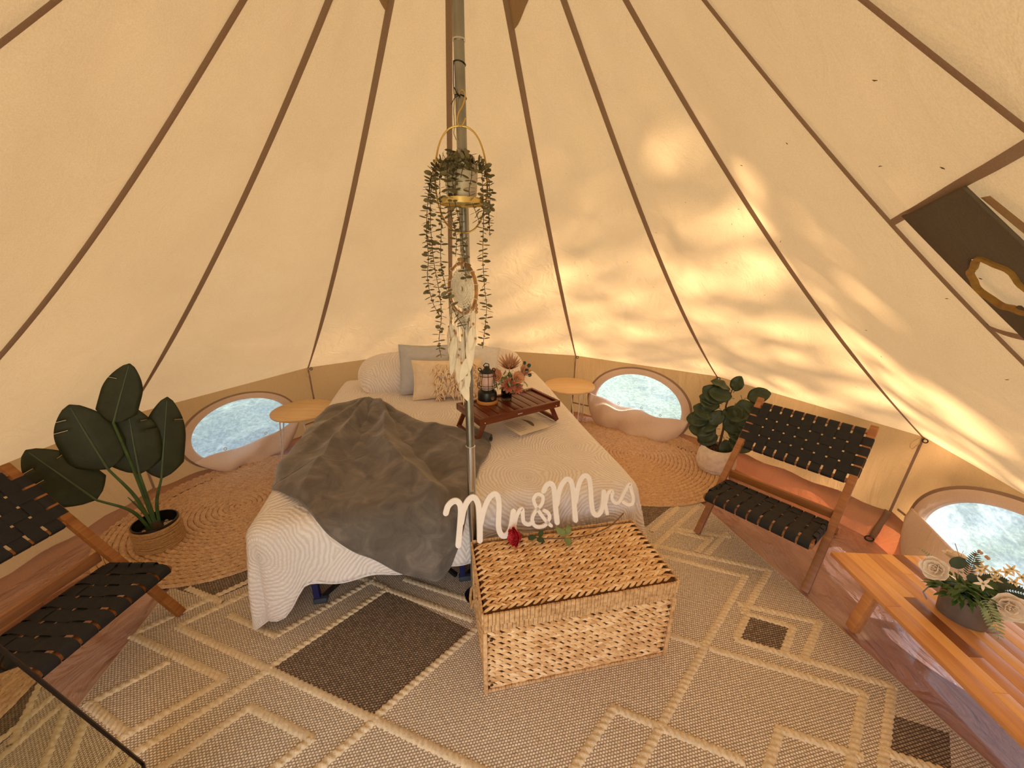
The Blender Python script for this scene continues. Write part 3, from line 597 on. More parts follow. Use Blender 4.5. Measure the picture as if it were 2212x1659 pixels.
tf.build('tufted_fringe', 'yarn_cream', lum, ang=0)['kind'] = 'stuff'
MB().box(W(.237, 1.405, .71), (.004, .004, .03)).build('care_tag', 'tag_black', lum)

# ------------------------------------------------------------------ grey plush throw
outl = np.array([(-.93, .34), (-1.00, .55), (-1.05, .85), (-1.04, 1.18), (-.97, 1.36), (-.80, 1.44), (-.67, 1.50), (-.57, 1.47), (-.52, 1.40), (-.42, 1.20), (-.34, 1.07), (-.22, .92), (-.12, .83), (-.02, .83), (.06, .80), (.14, .68), (.17, .57),
 (.12, .44), (.07, .34), (.03, .20), (-.02, .06), (-.06, -.10), (-.11, -.22), (-.17, -.30), (-.25, -.26), (-.33, -.215), (-.42, -.16), (-.50, -.11), (-.58, -.03), (-.66, .06), (-.74, .15), (-.84, .25)])
ctr = np.array([-.47, .62]); n_o = 320
seg = np.vstack([outl, outl[:1]]); dl = np.r_[0, np.cumsum(np.linalg.norm(np.diff(seg, axis=0), axis=1))]; tt = np.linspace(0, dl[-1], n_o, endpoint=False)
ox = np.interp(tt, dl, seg[:, 0]); oy = np.interp(tt, dl, seg[:, 1])
for _ in range(2):
    ox = (np.roll(ox, 1)+2*ox+np.roll(ox, -1))/4; oy = (np.roll(oy, 1)+2*oy+np.roll(oy, -1))/4
rho = np.linspace(0.0, 1, 100)[None, :]; p = ctr[0]+(ox-ctr[0])[:, None]*rho; q = ctr[1]+(oy-ctr[1])[:, None]*rho
pv = np.array([-.62, 1.62]); ph = np.arctan2(p-pv[0], pv[1]-q); ds = np.hypot(p-pv[0], q-pv[1])
# long creases run down from the gathered top edge; a few deep ones, many soft ones
def ridge(x, c, w): return .55*np.exp(-((x-c)/w)**2)+.6*np.exp(-np.abs(x-c)/(w*.5))
fold = .034*ridge(ph, -.10, .07)+.030*ridge(ph, .24+.05*np.sin(ds*5), .06)+.024*ridge(ph, .52, .08)-.02*ridge(ph, .33, .05)-.016*ridge(ph, .02, .05)+.018*ridge(ph, -.34, .08)+.02*ridge(ph, .74, .06)
fold = 1.5*fold*smooth(ds/.35)+.012*vnoise(p*7, q*7, 12)+.008*vnoise(p*15+2, q*13, 14)-.022*np.abs(vnoise(p*9+5, q*5, 17))+.010+.008*np.sin(ph*26+3*np.sin(ds*4))*smooth((.35-q)/.3)
gather = .035*smooth(1-np.abs(q-1.30+.55*(p+.62))/.16)*smooth((p+.75)/.2)*(.5+.5*np.sin(p*30))
off = .026+np.maximum(-.010, fold)+gather; off = off*(1-.55*rho**14)
P, N = drape(p, q, off)
Pw = toW(P)
th_ = MB().grid(np.concatenate([Pw, Pw[:1]], 0)).build('throw_blanket', 'throw_plush', ang=0, solid=.012)
tag(th_, 'dark grey plush throw blanket crumpled over the foot corner of the bed', 'blanket')
edge = [tuple(x) for x in Pw[:, -1]]; MB().tube(edge, .009, 6, closed=True).build('rolled_hem', 'throw_plush', th_)
bun = MB(); u, v = np.meshgrid(np.linspace(0, 2*np.pi, 24), np.linspace(0, 1, 12), indexing='ij')
cx = .06+.12*v; cy = .78-.16*v; r_ = .034*(1-.25*v)*(1+.18*np.sin(3*u+4*v)); bun.grid(toW(np.stack([cx+r_*np.cos(u)*.6, cy+r_*np.cos(u)*.8, ZT+.035+r_*np.sin(u)*.9], -1))).build('rolled_corner', 'throw_plush', th_, ang=0)

# ================================================================== TRAY TABLE and what stands on it
TR = R(33); tray = thing('bed_tray', 'dark brown slatted folding bed tray standing on the quilt', 'tray', (.155, .895, 0), TR); TZ = .69; TL, TW = .61, .325
for s in (-1, 1):
    MB().box((0, s*(TW/2-.011), TZ-.018), (TL, .022, .044), bev=.004).build('rail', 'tray_wood_x', tray); MB().box((s*(TL/2-.011), 0, TZ-.018), (.022, TW-.044, .044), bev=.004).build('end_rail', 'tray_wood', tray)
for i in range(9):
    MB().box((-.244+.061*i, 0, TZ-.012), (.054, TW-.046, .012), bev=.002).build('slat', 'tray_wood', tray)
zq = ZT+.016
for s in (-1, 1):
    for y in (-1, 1): MB().bar((s*(TL/2-.055), y*(TW/2-.035), TZ-.03), (s*(TL/2+.005), y*(TW/2-.035), zq+.008), .030, .016, (0, 1, 0)).build('leg', 'tray_wood', tray)
    MB().bar((s*(TL/2+.003), -(TW/2-.04), zq+.016), (s*(TL/2+.003), TW/2-.04, zq+.016), .018, .026).build('foot_bar', 'tray_wood', tray)
for x in (-.27, .27): MB().ball((x, -TW/2-.001, TZ-.025), .005, 8).build('screw', 'chrome', tray)
MB().box((-.02, -TW/2-.001, TZ-.018), (.035, .002, .006)).build('maker_plate', 'chrome', tray)
def onTray(x, y): c_, s_ = math.cos(TR), math.sin(TR); return np.array([.155+c_*x-s_*y, .895+s_*x+c_*y, TZ-.005])
lp = np.array([.012, .912, TZ-.005]); lan = thing('lantern', 'black camping lantern with wire cage and bamboo foot on the bed tray', 'lantern', lp)
MB().lathe([(.070, 0), (.071, .004), (.071, .018), (.069, .022)], 32).build('bamboo_base', 'bamboo', lan)
MB().lathe([(.064, .022), (.0645, .06), (.060, .078), (.046, .088), (.044, .094)], 32).build('body', 'black_plastic', lan)
MB().lathe([(.040, .094), (.040, .10), (.038, .20), (.036, .206)], 28).build('lamp_shade', 'lamp_glass', lan)
MB().lathe([(.047, .206), (.048, .212), (.030, .222), (.020, .232), (.013, .246), (.004, .249)], 28).build('cap', 'black_plastic', lan)
for i in range(8):
    an = i*math.pi/4+.2; e = np.array([math.cos(an), math.sin(an), 0])
    MB().tube([e*.050+[0, 0, .092], e*.064+[0, 0, .11], e*.058+[0, 0, .15], e*.050+[0, 0, .205], e*.046+[0, 0, .212]], .0020, 5).build('cage_wire', 'black_metal', lan)
for r_, z in ((.065, .112), (.061, .126), (.052, .188)): MB().torus((0, 0, z), r_, .0020, 32, 5).build('cage_ring', 'black_metal', lan)
MB().tube([(-.014, 0, .236), (-.022, -.004, .252), (-.008, -.006, .268), (.012, -.004, .262), (.014, 0, .24)], .0032, 7).build('handle', 'black_metal', lan)
for s in (-1, 1): MB().torus((s*.045, -.01, .226), .011, .003, 14, 6, (.3, 1, .2)).build('hanging_loop', 'black_metal', lan)
kd = nrm(np.array([.175, -1.471, 0])-lp*[1, 1, 0]); kd = nrm(kd+.55*np.array([-kd[1], kd[0], 0])); MB().tube([kd*.058+[0, 0, .048], kd*.072+[0, 0, .048]], [.014, .013], 16).build('dial', 'chrome', lan)
vp = np.array([.138, .965, TZ-.005]); vase = thing('vase', 'small dark glass vase holding the peach flowers on the bed tray', 'vase', vp)
MB().lathe([(.033, 0), (.036, .006), (.036, .075), (.033, .082), (.035, .09), (.031, .09), (.030, .012)], 24, capt=False).build('jar', 'vase_glass', vase)
pb = MB()
for i in range(60): a_ = RNG.uniform(0, 6.28); r_ = .026*math.sqrt(RNG.uniform()); pb.ball((r_*math.cos(a_), r_*math.sin(a_), .014+RNG.uniform(0, .052)), RNG.uniform(.005, .008), 6)
pb.build('pebble_filling', 'black_plastic', vase)['kind'] = 'stuff'

def flower(root, name, c, d, petals, L, Wd, mat, rings=2, open_=.6, core=None, prof=egg, curl=.15):
    """petals around axis d at point c (root-local)"""
    d = nrm(d); x = nrm(np.cross(d, [.3, .2, 1])); y = np.cross(d, x); fl = MB()
    for r_ in range(rings):
        op = open_*(1-r_/max(1, rings)*.75); n_ = petals-(r_*petals//(rings+2))
        for i in range(max(3, n_)):
            a_ = 2*math.pi*i/max(3, n_)+r_*.5+RNG.normal(0, .08); e = math.cos(a_)*x+math.sin(a_)*y; dirn = nrm(e*math.sin(op*1.5)+d*math.cos(op*1.5)); n__ = nrm(d*math.sin(op*1.5)-e*math.cos(op*1.5))
            fl.grid(orient(leafgrid(L*(1-.12*r_), Wd*(1-.1*r_), prof, curl, .12, 6, 3, .04), np.asarray(c)+e*.004, dirn, n__))
    o = fl.build(name, mat, root, ang=0, solid=.0012)
    if core: MB().ball(np.asarray(c)+d*.006, .009, 8).build('flower_centre', core, o)
    return o
bq = thing('bouquet', 'bouquet of peach, pink and dusty blooms with eucalyptus in the vase on the tray', 'flowers', vp)
st_ = [(.07, -.02, .155, 'petal_peach', 9, .045, .045, (.3, -.8, .5)), (-.055, -.01, .165, 'petal_peach', 9, .05, .05, (-.4, -.8, .45)), (.015, -.045, .12, 'petal_pink', 12, .055, .018, (.1, -1, .2)), (.02, .0, .215, 'petal_dusty', 16, .085, .014, (.0, -.5, 1)), (.10, .0, .185, 'petal_dusty', 10, .06, .014, (.8, -.4, .8)), (.065, -.045, .10, 'petal_pink', 9, .04, .014, (.5, -.8, -.1))]
stb = MB()
for x, y, z, mt, n_, L, wd, d in st_:
    flower(bq, 'bloom', (x, y, z), d, n_, L*1.25, wd*1.25, mt, 3, .62)
    stb.tube([(x*.1, y*.1, .03), (x*.5, y*.5, z*.6), (x, y, z)], .002, 5)
stb.build('stem', 'stem_green', bq)['kind'] = 'stuff'
for x, y, z, s in ((.135, .0, .19, .032), (.15, .01, .225, .03), (.11, -.01, .155, .032), (.155, -.01, .165, .03), (.12, .02, .24, .028)):
    MB().grid(orient(leafgrid(s, s*.85, oval, .05, .1, 6, 4), (x-.01, y, z), (.5, -.1, .7), (0, -1, .3))).build('eucalyptus_leaf', 'leaf_grey', bq, ang=0, solid=.001)
gr = MB()
for i in range(210):
    a_ = RNG.uniform(0, 6.28); x, y, z = RNG.normal(.02, .045), RNG.normal(-.02, .03), RNG.uniform(.075, .17)
    gr.grid(orient(leafgrid(RNG.uniform(.025, .055), RNG.uniform(.007, .015), egg, .2, .1, 4, 2), (x, y, z), RNG.normal(0, 1, 3)+np.array([.2, -.3, -.1]), RNG.normal(0, 1, 3)))
gr.build('greenery', 'leaf_pale', bq, ang=0)['kind'] = 'stuff'
sp_ = MB()
for i in range(14):
    a_ = RNG.uniform(-.4, 3.5); e = np.array([math.cos(a_), -.4*math.sin(a_), 0]); L = RNG.uniform(.08, .16); sp_.tube([(.02, -.01, .13), e*L*.6+[.02, 0, .17], e*L+[.02, 0, RNG.uniform(.06, .27)]], .0009, 4)
for i in range(7): sp_.ball((.10+RNG.uniform(-.04, .04), -.05+RNG.uniform(-.02, .02), .10+RNG.uniform(-.03, .03)), .005, 6)
sp_.build('fine_spray', 'leaf_pale', bq, ang=0)['kind'] = 'stuff'

pp = np.array([(.085, .875), (.232, .690), (.430, .832), (.285, 1.015)]); pc = pp.mean(0)
pz = ZT+.034; paper = MB().add([(x, y, pz) for i, (x, y) in enumerate(pp)]+[(x, y, pz-.0008) for x, y in pp], [(0, 1, 2, 3), (7, 6, 5, 4), (0, 4, 5, 1), (1, 5, 6, 2), (2, 6, 7, 3), (3, 7, 4, 0)]).build('printed_sheet', 'paper', smooth=False)
tag(paper, 'white printed paper sheet lying on the quilt under the bed tray', 'paper')
ex, ey = (pp[2]-pp[1])/np.linalg.norm(pp[2]-pp[1]), (pp[0]-pp[1])/np.linalg.norm(pp[0]-pp[1]); lines = MB()
def onP(u, v): q = pp[1]+ex*u+ey*v; return (q[0], q[1], pz+.0007)
for i in range(9):
    v = .05+.019*i; L = .03+RNG.uniform(.04, .062); h = .0022
    p0 = [onP(.022, v), onP(.022+L, v), onP(.022+L, v+h*2), onP(.022, v+h*2)]; lines.add(p0, [(0, 1, 2, 3)])
lines.build('text_line', 'ink', paper, smooth=False)['kind'] = 'stuff'
g0 = leafgrid(.14, .03, egg, 0, 0, 10, 2); fp = np.zeros_like(g0)
for i in range(g0.shape[0]):
    for j in range(g0.shape[1]): fp[i, j] = onP(.155+g0[i, j, 0]+.02*math.sin(g0[i, j, 1]*20), .06+g0[i, j, 1])
MB().grid(fp).build('feather_print', 'ink_dark', paper, ang=0)

# ================================================================== SIDE TABLES
def side_table(c, Rr, h, label, a0):
    t = thing('side_table', label, 'table', (c[0], c[1], 0), 0, 'round hairpin tables by the bed')
    MB().lathe([(Rr-.004, h-.018), (Rr, h-.014), (Rr, h-.003), (Rr-.004, h)], 56).build('table_top', 'table_top', t)
    for i in range(3):
        an = a0+i*2*math.pi/3; e = np.array([math.cos(an), math.sin(an), 0]); s = np.array([-e[1], e[0], 0]); top = e*(Rr-.07); f = e*(Rr-.005)
        MB().tube([top+s*.045+[0, 0, h-.018], f+s*.006+[0, 0, .02], f+[0, 0, .006], f-s*.006+[0, 0, .02], top-s*.045+[0, 0, h-.018]], .005, 8).build('hairpin_leg', 'white_metal', t)
        MB().box(tuple(top+np.array([0, 0, h-.0195])), (.05, .12, .003), Matrix.Rotation(an, 3, 'Z')).build('leg_plate', 'white_metal', t)
side_table((-1.462, 1.318), .228, .455, 'round wooden side table with white hairpin legs left of the bed', R(190))
side_table((.722, 1.988), .238, .455, 'round wooden side table with white hairpin legs right of the bed', R(-78))
# ================================================================== FOLDING CHAIRS
def folding_chair(loc, ang, label):
    t = thing('folding_chair', label, 'chair', (loc[0], loc[1], 0), ang, 'pair of woven folding chairs'); Wd = .587
    def PL(n): return n, n*1.24-.0        # post line: z as a function of depth
    top, foot = (.600, .745), (.0, .0)
    for x in (.018, Wd-.018):
        MB().bar((x, foot[0], foot[1]+.012), (x, top[0]+.006, top[1]+.008), .028, .036, (1, 0, 0), .006).build('post', 'chair_wood_x', t)
        # seat rail: flat in front, turning down to the rear foot
        xi = x+(.032 if x < .1 else -.032)
        pts = [(-.035, .300), (.10, .288), (.27, .262), (.44, .170), (.70, .012)]
        mb = MB()
        prof = np.array([(-.013, -.018), (.013, -.018), (.013, .018), (-.013, .018)]); vs = []
        for i, (n_, z_) in enumerate(pts):
            a_, b_ = pts[max(0, i-1)], pts[min(len(pts)-1, i+1)]; d = nrm([b_[0]-a_[0], b_[1]-a_[1]]); nn = np.array([-d[1], d[0]])
            vs += [(xi+u, n_+nn[0]*v, z_+nn[1]*v) for u, v in prof]
        fs = [(i*4+j, i*4+(j+1) % 4, i*4+4+(j+1) % 4, i*4+4+j) for i in range(len(pts)-1) for j in range(4)]+[(3, 2, 1, 0), (16, 17, 18, 19)]
        mb.add(vs, fs).build('seat_rail', 'chair_wood_x', t)
        MB().tube([(xi-.024, .238, .283), (xi+.024, .238, .283)], .007, 10).build('pivot_bolt', 'rivet', t)
    d = nrm([0, top[0], top[1]]); nb = np.array([0, d[2], -d[1]])
    pt = lambda x, s_, off=0.0: np.array([x, 0, 0])+d*s_+nb*off
    sT, sB = .925, .632
    for s_ in (sT, sB): MB().bar(pt(.03, s_), pt(Wd-.03, s_), .024, .024, nb, .006).build('back_rail', 'chair_wood_x', t)
    MB().bar((.03, .300, .325), (Wd-.03, .300, .325), .022, .046, (0, 0, 1), .004).build('cross_bar', 'chair_wood_x', t)
    MB().bar((.03, -.03, .300), (Wd-.03, -.03, .300), .040, .030, (0, 0, 1), .012).build('front_rail', 'chair_wood_x', t)
    MB().bar((.05, .268, .262), (Wd-.05, .268, .262), .034, .024, (0, 0, 1), .006).build('rear_rail', 'chair_wood_x', t)
    MB().bar((.05, .66, .04), (Wd-.05, .66, .04), .024, .034, (0, 0, 1), .006).build('foot_bar', 'chair_wood_x', t)
    n_v = 9; x0, x1 = .040, Wd-.040; pitch = (x1-x0)/n_v; sw = pitch-.0095
    def ribbon(center, across, normal, wdt, name='strap'):
        mb = MB(); k = len(center); th = .0018; vs = []; 
        for i in range(k):
            for u, v in ((-1, 1), (1, 1), (1, -1), (-1, -1)): vs.append(np.asarray(center[i])+np.asarray(across[i] if np.ndim(across[0]) else across)*u*wdt/2+np.asarray(normal[i])*v*th/2)
        fs = [(i*4+j, i*4+(j+1) % 4, i*4+4+(j+1) % 4, i*4+4+j) for i in range(k-1) for j in range(4)]+[(3, 2, 1, 0), ((k-1)*4, (k-1)*4+1, (k-1)*4+2, (k-1)*4+3)]
        return mb.add(vs, fs).build(name, 'strap_black', t, ang=50)
    rows = [sB+.030+(sT-sB-.060)*(i+.5)/4 for i in range(4)]; rp = rows[1]-rows[0]; X = np.array([1., 0, 0])
    for i in range(n_v):               # back: upright straps wrap both rails
        x = x0+pitch*(i+.5); cen, nr_ = [], []
        for s_, o in [(sB+.006, .0145), (sB-.010, .0145), (sB-.0145, .008), (sB-.0145, -.008), (sB-.008, -.0148), (sB+.008, -.0148)]: cen.append(pt(x, s_, o)); nr_.append(nrm(pt(0, s_, o)-pt(0, sB)))
        for j in range(17):
            s_ = sB+.02+(sT-sB-.04)*j/16; cen.append(pt(x, s_, -.0118+.0030*math.sin(math.pi*(s_-rows[0])/rp+math.pi*i+math.pi/2))); nr_.append(-nb)
        for s_, o in [(sT-.008, -.0148), (sT+.008, -.0148), (sT+.0145, -.008), (sT+.0145, .008), (sT+.010, .0145), (sT-.006, .0145)]: cen.append(pt(x, s_, o)); nr_.append(nrm(pt(0, s_, o)-pt(0, sT)))
        ribbon(cen, X, nr_, sw)
    for j, s_ in enumerate(rows):      # back: cross straps wrap both posts
        cen, nr_ = [], []
        for x, o in [(.030, .0155), (.004, .0155), (-.0016, .010), (-.0016, -.010), (.004, -.0158), (.034, -.0158)]: cen.append(pt(x, s_, o)); nr_.append(nrm(np.array([x-.018, 0, 0])*.5+nb*o))
        for i in range(37):
            x = x0+(x1-x0)*i/36; cen.append(pt(x, s_, -.0118-.0030*math.sin(math.pi*((x-x0)/pitch-.5)+math.pi*j+math.pi/2))); nr_.append(-nb)
        for x, o in [(Wd-.034, -.0158), (Wd-.004, -.0158), (Wd+.0016, -.010), (Wd+.0016, .010), (Wd-.004, .0155), (Wd-.030, .0155)]: cen.append(pt(x, s_, o)); nr_.append(nrm(np.array([x-Wd+.018, 0, 0])*.5+nb*o))
        ribbon(cen, d, nr_, rp-.0095)
    S0, S1 = np.array([0, -.03, .325]), np.array([0, .268, .292]); sd = nrm(S1-S0); sn = np.array([0, -sd[2], sd[1]]); SL = np.linalg.norm(S1-S0)
    srow = [.035+(SL-.05)*(i+.5)/4 for i in range(4)]; sp2 = srow[1]-srow[0]
    for i in range(n_v):
        x = x0+pitch*(i+.5); cen, nr_ = [], []
        for y, z in [(-.020, .278), (-.042, .279), (-.0535, .288), (-.0555, .302), (-.051, .316), (-.040, .324), (-.024, .328)]: cen.append(np.array([x, y, z])); nr_.append(nrm([0, y+.03, z-.300]))
        for j in range(15):
            s_ = .03+(SL-.05)*j/14; cen.append(S0+X*x+sd*s_+sn*(.006+.003*math.sin(math.pi*(s_-srow[0])/sp2+math.pi*i+math.pi/2)-.010*math.sin(math.pi*s_/SL))); nr_.append(sn)
        for y, z in [(.276, .290), (.290, .278), (.288, .256), (.27, .246)]: cen.append(np.array([x, y, z])); nr_.append(nrm([0, y-.268, z-.262]))
        ribbon(cen, X, nr_, sw)
    for j, s_ in enumerate(srow):
        cen, nr_ = [], []; c0 = S0+sd*s_; f = lambda x, o: c0+X*x+sn*o
        for x, o in [(.055, -.045), (.034, -.038), (.031, -.018), (.036, .006), (.05, .010)]: cen.append(f(x, o)); nr_.append(nrm(np.array([x-.047, 0, 0])+sn*(o+.018)))
        for i in range(33):
            x = x0+.02+(x1-x0-.04)*i/32; cen.append(f(x, .006-.003*math.sin(math.pi*((x-x0)/pitch-.5)+math.pi*j+math.pi/2)-.014*math.sin(math.pi*s_/SL))); nr_.append(sn)
        for x, o in [(Wd-.05, .010), (Wd-.036, .006), (Wd-.031, -.018), (Wd-.034, -.038), (Wd-.055, -.045)]: cen.append(f(x, o)); nr_.append(nrm(np.array([x-Wd+.047, 0, 0])+sn*(o+.018)))
        ribbon(cen, sd, nr_, sp2-.0095)
    return t
folding_chair((1.297, .479), math.atan2(-.779, .627), 'low wooden chair with woven black straps on the right beside the white fig pot')
folding_chair((-1.404, -.684), math.atan2(.995, .094), 'low wooden chair with woven black straps cut by the left edge, beside the big-leaf plant')

# ================================================================== LOW PLANK BENCH
bench = thing('low_table', 'low table of honey and brown acacia planks carrying the white flowers', 'table', (1.915, .005, 0), R(-93)); bz = .28; BL, BWd = 1.25, .43
# local x runs along the length (towards the viewer), y across (from the far edge to the near one)
wds = [.062, .05, .048, .066, .052, .05, .06, .042]; y = .215; mats = ['plank_mid', 'plank_light', 'plank_light', 'plank_mid', 'plank_light', 'plank_dark', 'plank_light', 'plank_light']
y = -.215
for i, wd in enumerate(wds):
    x = 0.0; k = 0; cuts = [[.30, .95], [.62], [.25, .50], [.80], [.12, .70], [.40, 1.0], [.55], [.33, .9]][i]
    for e in cuts+[BL]:
        m_ = mats[(i+k*3) % 8]
        t_ = MB().box(((x+e)/2, y+wd/2, bz-.009), (e-x-.0006, wd-.0006, .018), bev=.0012)
        o = t_.build('plank', m_, bench); x = e; k += 1
    y += wd
for s in (-1, 1): MB().box((BL/2, s*.12, bz-.027), (BL-.20, .03, .018), bev=.003).build('apron', 'plank_mid', bench)
for x, xs in ((.20, -.02), (BL-.20, .02)):
    for s in (-1, 1): MB().bar((x+xs, s*.180, .012), (x, s*.165, bz-.02), .044, .036, (0, 1, 0), .006).build('leg', 'plank_mid', bench)

# ================================================================== FLOWERS IN THE ZINC BUCKET
fb = np.array([1.925, -.335, bz]); bk = thing('bucket', 'oval grey zinc bucket with wire handle on the low plank table', 'bucket', fb, R(-60))
pr = [(.074, 0), (.077, .004), (.087, .112), (.092, .127), (.090, .130), (.083, .118), (.070, .008)]
vb = MB().lathe(pr, 36, capt=False); vb.v = [(x*1.25, y_*.85, z) for x, y_, z in vb.v]; vb.build('tub', 'galvanised', bk)
vb = MB().lathe([(.06, .114), (.083, .116)], 30, capb=True, capt=False); vb.v = [(x*1.25, y_*.85, z) for x, y_, z in vb.v]; vb.build('soil', 'soil', bk)
MB().tube([(-.112, 0, .09), (-.145, -.01, .075), (-.155, -.02, .04), (-.13, -.03, .02)], .0035, 7).build('wire_handle', 'galvanised', bk)
bk.scale = (.70, .70, .92); ar = thing('flower_arrangement', 'white roses, ferns and small cream flowers filling the zinc bucket', 'flowers', fb+np.array([-.014, .010, .042]))
ar.scale = (.78, .78, .78)
def camdir(P): return nrm(np.array([.175, -1.471, 1.597])-np.asarray(P))
def white_rose(c, s, d):
    c = np.asarray(c, float); d = nrm(d); x = nrm(np.cross(d, [.2, .4, 1])); y_ = np.cross(d, x); root = None
    fl = []
    for r_, (n_, op, L) in enumerate(((5, .95, 1.0), (5, .70, .9), (4, .42, .75), (3, .2, .6))):
        for i in range(n_):
            a_ = 2*math.pi*i/n_+r_*.7; e = math.cos(a_)*x+math.sin(a_)*y_; dirn = nrm(e*math.sin(op*1.35)+d*math.cos(op*1.35)); n__ = nrm(d*math.sin(op*1.35)-e*math.cos(op*1.35))
            fl.append(MB().grid(orient(leafgrid(s*L, s*L*1.15, lambda a: max(.04, math.sin(math.pi*min(.98, .12+a*.86))**.6), .28-.45*a_*0, .30, 8, 6, .05), c-d*s*.25+e*s*.05, dirn, n__)))
    o = MB().ball(c-d*s*.1, s*.2, 8).build('white_rose', 'petal_cream', ar)
    for m_ in fl: m_.build('petal', 'petal_white', o, ang=0, solid=.001)
    return o
F0 = np.array([0, 0, .10])
white_rose((-.115, .055, .185), .062, camdir(fb)+np.array([-.6, .1, .1])); white_rose((.075, -.105, .125), .072, camdir(fb)+np.array([.1, -.3, -.2])); white_rose((.10, .16, .165), .05, (.1, .3, 1))
gm = MB()
for i in range(240):
    a_ = RNG.uniform(0, 6.28); e = np.array([math.cos(a_)*1.2, math.sin(a_), 0]); c_ = e*RNG.uniform(.0, .085)+[-.01, .0, RNG.uniform(.085, .15)]
    gm.grid(orient(leafgrid(RNG.uniform(.03, .06), RNG.uniform(.012, .02), egg, -.25, .15, 5, 2), c_, e+np.array([0, 0, RNG.uniform(-.4, .9)]), (e*-.3+[0, 0, 1])))
gm.build('greenery', 'leaf_bright', ar, ang=0)['kind'] = 'stuff'
def fern(a, b, L, mat, name='fern', n_=14, droop=.0):
    a, b = np.asarray(a, float), np.asarray(b, float); mid = (a+b)/2+np.array([0, 0, droop]); mb = MB(); pts = [a*(1-t)**2+2*mid*t*(1-t)+b*t*t for t in np.linspace(0, 1, n_)]
    mb.tube(pts, .0013, 4)
    for i in range(1, n_):
        t_ = nrm(pts[i]-pts[i-1]); sd_ = nrm(np.cross(t_, camdir(fb))); l_ = L*math.sin(math.pi*(.15+.8*i/n_))**.8
        for s in (-1, 1): mb.grid(orient(leafgrid(l_, l_*.28, egg, -.1, .1, 4, 2), pts[i], sd_*s+t_*.55, camdir(fb)))
    return mb.build(name, mat, ar, ang=0)
fern((-.005, -.06, .12), (-.01, -.175, -.0+.012), .038, 'leaf_pale', droop=.05); fern((.03, -.03, .13), (.135, -.02, .125), .045, 'leaf_bright', droop=.03); fern((.05, .05, .14), (.10, .09, .255), .03, 'leaf_grey')
fern((.05, .0, .12), (.24, -.05, .13), .05, 'leaf_grey', n_=20, droop=.03); fern((.06, .03, .12), (.25, .03, .12), .05, 'leaf_grey', n_=20, droop=.02); fern((-.04, .06, .14), (-.16, .12, .255), .014, 'leaf_pale', n_=16, droop=.03)
for c_, d, s in (((-.045, .055, .20), (.75, .1, .45), .075), ((.015, .03, .165), (.6, -.15, -.2), .07), ((.02, -.07, .09), (.4, -.5, -.6), .075)):
    MB().grid(orient(leafgrid(s, s*.68, oval, .06, .08, 8, 4), c_, d, camdir(fb))).build('eucalyptus_leaf', 'leaf_grey', ar, ang=0, solid=.0012)
def star(c, s, d, n_=5, mat='petal_white'):
    d = nrm(d); x = nrm(np.cross(d, [0, .3, 1])); y_ = np.cross(d, x); mb = MB()
    for i in range(n_):
        a_ = 2*math.pi*i/n_+.3; e = math.cos(a_)*x+math.sin(a_)*y_; mb.grid(orient(leafgrid(s, s*.36, egg, -.1, .15, 6, 3), np.asarray(c), e+d*.25, d-e*.25))
    o = mb.build('star_flower', mat, ar, ang=0, solid=.001); MB().ball(np.asarray(c)+d*.003, .005, 6).build('flower_centre', 'leaf_olive', o)
star((.015, -.035, .185), .034, camdir(fb))
for c_ in ((.085, .04, .19), (.115, .05, .20), (.15, .03, .19), (.19, .02, .20), (.22, .03, .21), (.13, .01, .17), (.20, -.01, .17), (.24, .0, .19), (.10, .065, .21)): star(c_, .028, camdir(fb)+RNG.normal(0, .4, 3), 5, 'petal_cream')
tw = MB().tube([(.0, .04, .12), (.03, .09, .22), (.015, .12, .285)], .0016, 5).tube([(.03, .09, .22), (.045, .10, .26)], .001, 4).tube([(.05, .05, .15), (.10, .09, .235), (.13, .10, .25)], .0012, 4)
for c_ in ((.105, .095, .24), (.125, .10, .255), (.14, .10, .245), (.16, .09, .23), (.165, .085, .225)): tw.ball(c_, .007, 6, (1, 1, 1.3))
tw.build('budding_twig', 'petal_dusty', ar)

